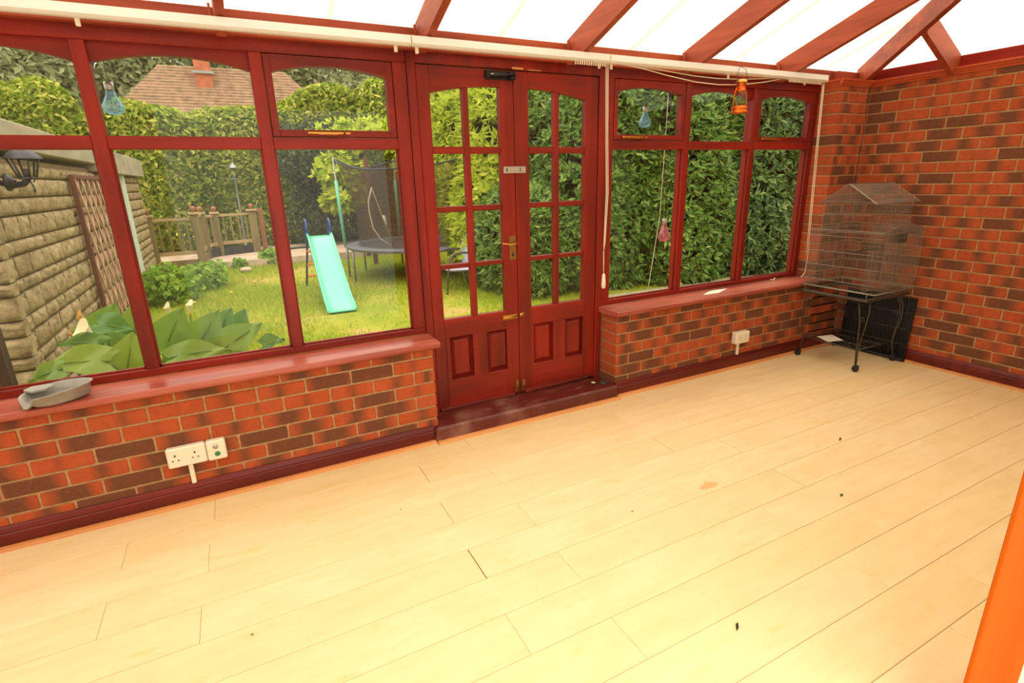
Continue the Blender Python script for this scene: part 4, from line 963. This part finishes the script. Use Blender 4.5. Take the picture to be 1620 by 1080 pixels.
# ================================================================== INDOOR OBJECTS
# blind headrails
def headrail(label, x0, x1, brackets, hooks=None):
    e = empty('blind_headrail', ((x0 + x1) / 2, .06, 2.10)); tag(e, label, 'blind rail', 'vertical blind headrails')
    prof = [(-.050, 2.104), (-.052, 2.072), (-.044, 2.066), (-.036, 2.062), (-.014, 2.062), (-.008, 2.072), (-.008, 2.104)]
    MB().prism([(x0, y, z) for y, z in prof], (x1 - x0, 0, 0)).build('rail', 'white_rail', e)
    for x in (x0 - .002, x1 - .002): MB().box(x, x + .004, -.053, -.007, 2.061, 2.105, .001).build('end_cap', 'white_plastic', e, False)
    for x in brackets: MB().box(x - .008, x + .008, -.016, -.006, 2.036, 2.085, .002).box(x - .008, x + .008, -.04, .135, 2.1035, 2.1065).build('bracket', 'white_plastic', e, False)
    if hooks:
        h0, h1, nh = hooks
        for k in range(nh):
            x = h0 + (h1 - h0) * k / (nh - 1); MB().box(x - .003, x + .003, -.034, -.026, 2.044, 2.064, .001).build('carrier_hook', 'white_plastic', e, False)
    return e
headrail('white blind headrail above the left window', XL + .1, .160, [-1.10, .098])
headrail('white blind headrail above the double doors', .168, 1.306, [.200, 1.262], (1.09, 1.285, 14))
hr3 = headrail('white blind headrail above the right window', 1.314, 3.235, [1.345, 2.28, 3.04], (2.85, 3.19, 22))
# looped cords under the right rail
for pts in ([(1.40, -.03, 2.064), (1.56, -.03, 2.05), (1.75, -.03, 2.024), (1.98, -.03, 2.000), (2.18, -.03, 1.994), (2.37, -.03, 2.003), (2.6, -.03, 2.030), (2.80, -.03, 2.064)],
            [(1.47, -.018, 2.064), (1.72, -.018, 2.052), (1.98, -.018, 2.036), (2.18, -.018, 2.032), (2.37, -.018, 2.038), (2.56, -.018, 2.05), (2.73, -.018, 2.064)]):
    MB().tube(pts, .0028, 6).build('slack_cord', 'cream_cord', hr3)
pc = empty('pull_cord', (1.316, -.03, .77)); tag(pc, 'white blind pull cord with wooden acorn beside the doors', 'cord')
for dx_ in (-.006, .006): MB().tube([(1.302 + dx_, -.03, 2.064), (1.312 + dx_, -.03, 1.70), (1.325 + dx_, -.03, 1.36), (1.314 + dx_ * .6, -.03, 1.07), (1.310, -.03, 1.01)], .0032, 6).build('cord', 'cream_cord', pc)
MB().tube([(1.310, -.03, 1.01), (1.312, -.03, .868)], .003, 6).build('cord', 'cream_cord', pc)
MB().lathe([(.004, .872), (.009, .866), (.012, .835), (.014, .805), (.012, .782), (0, .774)], (1.314, -.03, 0), 12).build('acorn', 'white_plastic', pc)
rc = empty('control_cord', (3.29, -.03, .65)); tag(rc, 'looped white control cord hanging at the brick pier', 'cord')
for k, (xa, xb) in enumerate(((3.212, 3.252), (3.226, 3.27))):
    MB().tube([(xa, -.03, 2.062), (xb - .016, -.03, 1.60), (xb + .012, -.03, 1.15), (xb + .03, -.032, .82)] + ([(xb + .022, -.034, .69), (xb - .002, -.036, .658), (xb - .03, -.038, .652)] if k else []), .003, 6).build('cord', 'cream_cord', rc)

# copper lantern hanging from the rail
cl = empty('copper_lantern', (2.322, -.072, 1.82)); tag(cl, 'small copper hurricane lantern hanging before the right window', 'lantern')
LX, LY = 2.322, -.085
MB().lathe([(0, 1.822), (.052, 1.822), (.054, 1.831), (.046, 1.838), (.050, 1.848), (.048, 1.862), (.030, 1.870), (0, 1.872)], (LX, LY, 0), 18).build('base', 'copper', cl)
MB().lathe([(.028, 1.872), (.040, 1.891), (.043, 1.911), (.036, 1.936), (.026, 1.952)], (LX, LY, 0), 18).build('glass_chimney', 'lamp_glass', cl)
MB().lathe([(.030, 1.950), (.034, 1.958), (.026, 1.966), (.028, 1.996), (.034, 2.000), (.030, 2.006), (.024, 2.008), (0, 2.010)], (LX, LY, 0), 18).build('chimney_top', 'copper', cl)
MB().lathe([(.036, 2.006), (.030, 2.020), (.014, 2.026), (0, 2.027)], (LX, LY, 0), 16).build('cap', 'brass', cl)
for s_ in (-1, 1): MB().tube([(LX + s_ * .046, LY, 1.844), (LX + s_ * .060, LY, 1.871), (LX + s_ * .058, LY, 1.916), (LX + s_ * .044, LY, 1.961), (LX + s_ * .030, LY, 1.986)], .0045, 6).build('side_tube', 'copper', cl)
MB().tube([(LX - .040, LY, 1.976), (LX - .044, LY, 2.046), (LX - .030, LY, 2.086), (LX, LY + .02, 2.101), (LX + .030, LY, 2.086), (LX + .044, LY, 2.046), (LX + .040, LY, 1.976)], .0018, 5).build('bail_wire', 'cage_dark', cl)
MB().tube([(LX, LY, 1.874), (LX, LY, 1.896)], .008, 8).build('burner', 'old_brass', cl)
MB().tube([(LX, LY + .02, 2.098), (LX, LY + .03, 2.108), (LX, -.052, 2.1055)], .002, 5).build('hook', 'cage_dark', cl)

# sockets
so = empty('double_socket', (-1.03, -.02, .2)); tag(so, 'white surface double socket with switched unit under the left window', 'socket')
MB().box(-1.147, -.987, -.034, .001, .205, .302, .006).build('socket_box', 'white_plastic', so, False)
MB().box(-.984, -.903, -.036, .001, .203, .303, .006).build('switch_box', 'white_plastic', so, False)
for cx in (-1.113, -1.033):
    MB().box(cx - .003, cx + .003, -.0355, -.0335, .262, .272).box(cx - .015, cx - .008, -.0355, -.0335, .240, .245).box(cx + .008, cx + .015, -.0355, -.0335, .240, .245).build('pin_holes', 'socket_hole', so, False)
MB().lathe([(0, -.0385), (.012, -.0385), (.012, -.034)], (-.945, 0, .274), 12, 'y').build('test_button', 'steel', so)
MB().lathe([(0, -.0385), (.012, -.0385), (.012, -.034)], (-.942, 0, .236), 12, 'y').build('reset_button', 'green_button', so)
MB().box(-1.072, -1.052, -.018, .001, .100, .206, .003).build('trunking', 'white_plastic', so, False)
s2 = empty('single_socket', (2.63, -.02, .2)); tag(s2, 'white surface socket low on the brick under the right window', 'socket')
MB().box(2.560, 2.708, -.046, .001, .200, .290, .006).build('socket_box', 'white_plastic', s2, False)
for cx in (2.60, 2.668): MB().box(cx - .003, cx + .003, -.0475, -.0455, .25, .258).box(cx - .012, cx - .007, -.0475, -.0455, .232, .236).box(cx + .007, cx + .012, -.0475, -.0455, .232, .236).build('pin_holes', 'socket_hole', s2, False)
MB().box(2.618, 2.640, -.016, .001, .100, .202, .003).build('trunking', 'white_plastic', s2, False)

# grey plastic tray on the left sill
gt = empty('grey_tray', (-1.48, .03, .605)); tag(gt, 'grey moulded plastic pan with a pouring notch on the left sill', 'pan')
NS = 40; vo_, vi_ = [], []
def outl(t, k): # egg shaped outline, long in x
    a_ = 2 * math.pi * t; x = math.cos(a_); y = math.sin(a_); return (-1.478 + x * .118 * k * (1 + .0 * y), .04 + y * .095 * k * (1 - .25 * x))
H0, H1 = .607, .658; rows = []
for k, z_, notch in ((.80, H0, 0), (.93, H0 + .012, 0), (1.0, H1, 1), (1.07, H1 + .001, 1), (1.07, H1 - .003, 1), (.985, H1 - .004, 1), (.90, H0 + .016, 0), (.78, H0 + .006, 0)):
    row = []
    for i in range(NS):
        t = i / NS; x, y = outl(t, k); a_ = 360 * t; dz = 0
        if notch: dz = -.038 * math.exp(-((a_ - 222) / 15) ** 4)
        row.append((x, y, z_ + dz - (.012 * (x + 1.478) / .118 * -1 if notch else 0)))
    rows.append(row)
vv = [p for r_ in rows for p in r_]; ff = []
for i in range(len(rows) - 1):
    for j in range(NS): k = (j + 1) % NS; ff.append((i * NS + j, i * NS + k, (i + 1) * NS + k, (i + 1) * NS + j))
ff += [tuple(range(NS)), tuple(range((len(rows) - 1) * NS, len(rows) * NS))]
MB().add(vv, ff, True).build('pan_body', 'grey_tray', gt)
mb_ = MB()
mb_.prism([(-1.60, .085, .649), (-1.565, .045, .649), (-1.52, .060, .648), (-1.50, .100, .648), (-1.53, .128, .649), (-1.58, .122, .649)], (0, 0, .008)).build('lid_tab', 'grey_tray', gt)
# things on the sills and the threshold
o = MB().add([(2.27, .045, .6065), (2.42, .035, .6065), (2.60, .115, .6065), (2.45, .125, .6065), (2.36, .085, .612)], [(0, 1, 4), (1, 2, 4), (2, 3, 4), (3, 0, 4)]).build('paper_scrap', 'paper', None, False); tag(o, 'flat white paper scrap on the right sill', 'paper')
o = MB().tube([(3.125, .14, .618), (3.14, .13, .608), (3.17, .145, .609), (3.185, .15, .622)], .0045, 6).build('plastic_clip', 'white_plastic'); tag(o, 'small white plastic clip on the right sill near the corner', 'clip')
ds = empty('metal_disc', (1.322, .07, .096)); tag(ds, 'small pinkish metal disc on the threshold', 'disc')
MB().lathe([(0, .0965), (.020, .0965), (.021, .103), (.017, .106), (0, .105)], (1.322, .07, 0), 18).build('rim', 'socket_hole', ds); MB().lathe([(0, .1055), (.015, .1062), (.016, .1045)], (1.322, .07, 0), 18).build('face', 'lily_white', ds)
ds = empty('castor_cup', (1.388, .045, .096)); tag(ds, 'larger dull green round castor cup on the threshold', 'cup')
MB().lathe([(0, .0965), (.030, .0965), (.031, .106), (.026, .110), (.022, .105), (0, .104)], (1.388, .045, 0), 20).build('cup', 'cage_dark', ds)

for lb, x, y, a_, L, mt in (('small curled black scrap on the floor nearest the camera', 0.578, -1.786, .6, .022, 'socket_hole'), ('dark green leaf scrap on the floor before the orange door lining', 1.612, -1.489, .2, .018, 'leaf_dark'), ('brown dry leaf scrap on the floor below the right window', 2.14, -1.15, .4, .03, 'old_brass')):
    dx_, dy_ = math.cos(a_) * L, math.sin(a_) * L
    o = MB().add([(x - dx_, y - dy_, .0062), (x, y - .006, .0075), (x + dx_, y + dy_, .0062), (x, y + .007, .011), (x, y, .014)], [(0, 1, 4), (1, 2, 4), (2, 3, 4), (3, 0, 4), (0, 3, 2, 1)]).build('leaf_scrap', mt); tag(o, lb, 'scrap')
# bird cage stand
st = empty('cage_stand', (3.51, -.31, 0)); tag(st, 'wheeled wire cage stand with curved legs and lower shelf', 'stand')
SX0, SX1, SY0, SY1, SZ = 3.245, 3.770, -.566, -.035, .555
fr_ = MB()
fr_.box(SX0, SX1, SY0, SY0 + .035, SZ - .018, SZ, .003).box(SX0, SX1, SY1 - .035, SY1, SZ - .018, SZ, .003).box(SX0, SX0 + .035, SY0 + .035, SY1 - .035, SZ - .018, SZ, .003).box(SX1 - .035, SX1, SY0 + .035, SY1 - .035, SZ - .018, SZ, .003)
fr_.build('top_frame', 'cage_dark', st, False)
for sx_, sy_ in ((0, 0), (1, 0), (0, 1), (1, 1)):
    cx, cy = (3.262 if sx_ == 0 else 3.757), (-.555 if sy_ == 0 else -.073); dx_ = 1 if sx_ == 0 else -1; dy_ = 1 if sy_ == 0 else -1
    lg = MB()
    for o1 in (0, 1):
        px_, py_ = (dx_ * (.012 + .034 * o1), dy_ * .012) if True else (0, 0)
        ox, oy = (dx_ * .05 * o1, dy_ * .05 * (1 - o1))
        lg.tube([(cx + ox + dx_ * .01, cy + oy + dy_ * .01, SZ - .018), (cx + ox * .9 - dx_ * .012, cy + oy * .9 - dy_ * .012, .46), (cx + ox * .55 - dx_ * .010, cy + oy * .55 - dy_ * .010, .36), (cx + ox * .25 + dx_ * .012, cy + oy * .25 + dy_ * .012, .24), (cx + ox * .15 + dx_ * .02, cy + oy * .15 + dy_ * .02, .16), (cx + ox * .1 + dx_ * .008, cy + oy * .1 + dy_ * .008, .06)], .0045, 6)
    rr_ = [(cx + dx_ * .028 + .014 * math.cos(t * math.pi / 5) * .7, cy + dy_ * .028 - .014 * math.cos(t * math.pi / 5) * .7, .40 + .016 * math.sin(t * math.pi / 5)) for t in range(11)]
    lg.tube(rr_, .003, 5)
    lgo = lg.build('leg', 'cage_dark', st)
    wx, wy = cx + dx_ * .006, cy + dy_ * .006
    MB().lathe([(0, -.011), (.021, -.011), (.024, -.006), (.024, .006), (.021, .011), (0, .011)], (wx, wy, .0285), 16, 'x').box(wx - .016, wx + .016, wy - .02, wy + .014, .035, .056, .004).tube([(wx, wy, .05), (wx, wy, .066)], .006, 7).build('castor', 'black_plastic', lgo)
sh_ = MB(); SH = .165
sh_.tube([(3.285, -.535, SH), (3.735, -.535, SH), (3.735, -.09, SH), (3.285, -.09, SH), (3.285, -.535, SH)], .004, 6)
for k in range(13): y = -.52 + .42 * k / 12; sh_.tube([(3.285, y, SH + .002), (3.735, y, SH + .002)], .0022, 5)
sh_.tube([(3.43, -.535, SH - .003), (3.43, -.09, SH - .003)], .003, 5).tube([(3.59, -.535, SH - .003), (3.59, -.09, SH - .003)], .003, 5)
sh_.build('wire_shelf', 'cage_dark', st)
o = MB().add([(3.29, -.30, .172), (3.36, -.16, .170), (3.50, -.20, .172), (3.42, -.345, .173)], [(0, 1, 2, 3)]).build('card_sheet', 'paper', None, False); tag(o, 'cream card sheet lying on the cage stand shelf', 'card')
# bird cage
bc = empty('bird_cage', (3.51, -.3, SZ)); tag(bc, 'house shaped wire bird cage with gabled roof on the stand', 'bird cage')
BX0, BX1, BY0, BY1, BZ0, BZ1, RZ = 3.262, 3.755, -.49, -.055, .600, 1.235, 1.358; W1 = .0012; YM = -.3125; BU = -.135
def panel(name, pts, horiz):
    mb_ = MB()
    for p0, p1 in pts: mb_.tube([p0, p1], W1 * .8, 4, False)
    for p0, p1 in horiz: mb_.tube([p0, p1], W1 * 2.0, 5, False)
    tag(mb_.build(name, 'cage_wire', bc), kind='stuff')
zh = [BZ0, .655, .765, .87, .985, 1.03, 1.145, BZ1]
for nm, x in (('side_panel', BX0), ('side_panel', BX1)):
    n_ = 34; pts = []
    for k in range(n_ + 1):
        y = BY0 + (BY1 - BY0) * k / n_; zt = 1.03 if y > BU else BZ1 + (RZ - BZ1) * (1 - abs(y - YM) / (YM - BY0)); pts.append(((x, y, BZ0), (x, y, zt)))
    panel(nm, pts, [((x, BY0, z_), (x, BY1 if z_ < 1.05 else BU, z_)) for z_ in zh])
for nm, y, za_, zb_ in (('front_panel', BY0, BZ0, BZ1), ('back_panel', BY1, BZ0, 1.03), ('back_panel', BU, 1.03, BZ1)):
    n_ = 38; panel(nm, [((BX0 + (BX1 - BX0) * k / n_, y, za_), (BX0 + (BX1 - BX0) * k / n_, y, zb_)) for k in range(n_ + 1)], [((BX0, y, z_), (BX1, y, z_)) for z_ in zh if za_ <= z_ <= zb_])
for s_ in (-1, 1):
    ye = YM + s_ * (YM - BY0 + .03) ; ze = BZ1 - .012; n_ = 30
    mb_ = MB()
    for k in range(n_ + 1): x = BX0 - .02 + (BX1 - BX0 + .05) * k / n_; mb_.tube([(x, YM, RZ), (x, ye, ze)], W1 * .8, 4, False)
    n2_ = 8
    for k in range(n2_ + 1):
        u = k / n2_; mb_.tube([(BX0 - .02, YM + (ye - YM) * u, RZ + (ze - RZ) * u), (BX1 + .03, YM + (ye - YM) * u, RZ + (ze - RZ) * u)], W1 * (2.0 if k in (0, 6, 8) else .7), 4, False)
    for x in (BX0 - .02, BX0 - .01, BX1 + .03): mb_.tube([(x, YM, RZ), (x, ye, ze)], W1 * 1.8, 5, False)
    tag(mb_.build('roof_panel', 'cage_wire', bc), kind='stuff')
# porch gable on the front
PY = -.60; PE, PZ = 1.025, 1.10; XM = (BX0 + BX1) / 2; n_ = 32
panel('porch_front', [((BX0 + (BX1 - BX0) * k / n_, PY, BZ0), (BX0 + (BX1 - BX0) * k / n_, PY, PE + (PZ - PE) * (1 - abs(2 * k / n_ - 1)))) for k in range(n_ + 1)], [((BX0, PY, z_), (BX1, PY, z_)) for z_ in (BZ0, .66, .77, .88, .99, PE)] + [((BX0 - .01, PY, PE), (XM, PY, PZ)), ((XM, PY, PZ), (BX1 + .01, PY, PE))])
for x in (BX0, BX1): panel('porch_side', [((x, PY + .11 * k / 8, BZ0), (x, PY + .11 * k / 8, PE)) for k in range(9)], [((x, PY, z_), (x, BY1 if z_ > 1.0 else BY0, z_)) for z_ in (BZ0, .655, .765, .87, .985, PE - .006, PE + .006)])
panel('porch_roof', [((BX0 - .01, PY + .11 * k / 8, PE), (XM, PY + .11 * k / 8, PZ)) for k in range(9)] + [((XM, PY + .11 * k / 8, PZ), (BX1 + .01, PY + .11 * k / 8, PE)) for k in range(9)], [((XM, PY, PZ), (XM, BY0, PZ)), ((BX0 - .01, PY, PE), (BX0 - .01, BY0, PE)), ((BX0 + (XM - BX0) * .5, PY, (PE + PZ) / 2), (BX0 + (XM - BX0) * .5, BY0, (PE + PZ) / 2))])
MB().box(BX1 - .13, BX1 - .03, BY0 - .02, BY0 + .03, .93, .99, .004).build('seed_cup', 'black_plastic', bc, False)
MB().tube([(BX0, -.30, .86), (BX1, -.30, .86)], .006, 7).build('perch', 'cage_dark', bc)
fb = MB().tube([(BX0, PY, BZ0 - .005), (BX1, PY, BZ0 - .005), (BX1, BY1, BZ0 - .005), (BX0, BY1, BZ0 - .005), (BX0, PY, BZ0 - .005)], .004, 6)
for x, y in ((BX0 + .01, PY + .06), (BX1 - .01, PY + .06), (BX0 + .01, BY1 - .01), (BX1 - .01, BY1 - .01)): fb.tube([(x, y, BZ0), (x, y, SZ)], .003, 5)
fb.build('bottom_wire', 'cage_wire', bc)
# black slatted grille leaning on the right wall
gg = empty('black_grille', (3.80, -.35, 0)); tag(gg, 'black slatted cage tray leaning on the right brick wall', 'grille')
def lean(z): return 3.795 + z * .07
GY0, GY1, GZ1 = -.605, -.085, .50
MB().prism([(lean(.02), GY0, .02), (lean(.02) + .012, GY0, .02), (lean(GZ1) + .012, GY0, GZ1), (lean(GZ1), GY0, GZ1)], (0, GY1 - GY0, 0)).build('tray', 'black_plastic', gg)
for k in range(27):
    y = GY0 + .015 + (GY1 - GY0 - .03) * k / 26
    MB().tube([(lean(.03) - .006, y, .03), (lean(GZ1 - .01) - .006, y, GZ1 - .01)], .004, 5).build('slat', 'black_plastic', gg)
for z_ in (.14, .26, .385): MB().tube([(lean(z_) - .012, GY0 + .01, z_), (lean(z_) - .012, GY1 - .01, z_)], .0028, 5).build('cross_wire', 'cage_dark', gg)
MB().tube([(3.785, GY0 - .01, .018), (3.785, GY1 + .02, .018)], .014, 8).build('bottom_rail', 'black_plastic', gg)
MB().tube([(lean(GZ1), GY0, GZ1), (lean(GZ1), GY1, GZ1)], .007, 7).build('top_rail', 'black_plastic', gg)
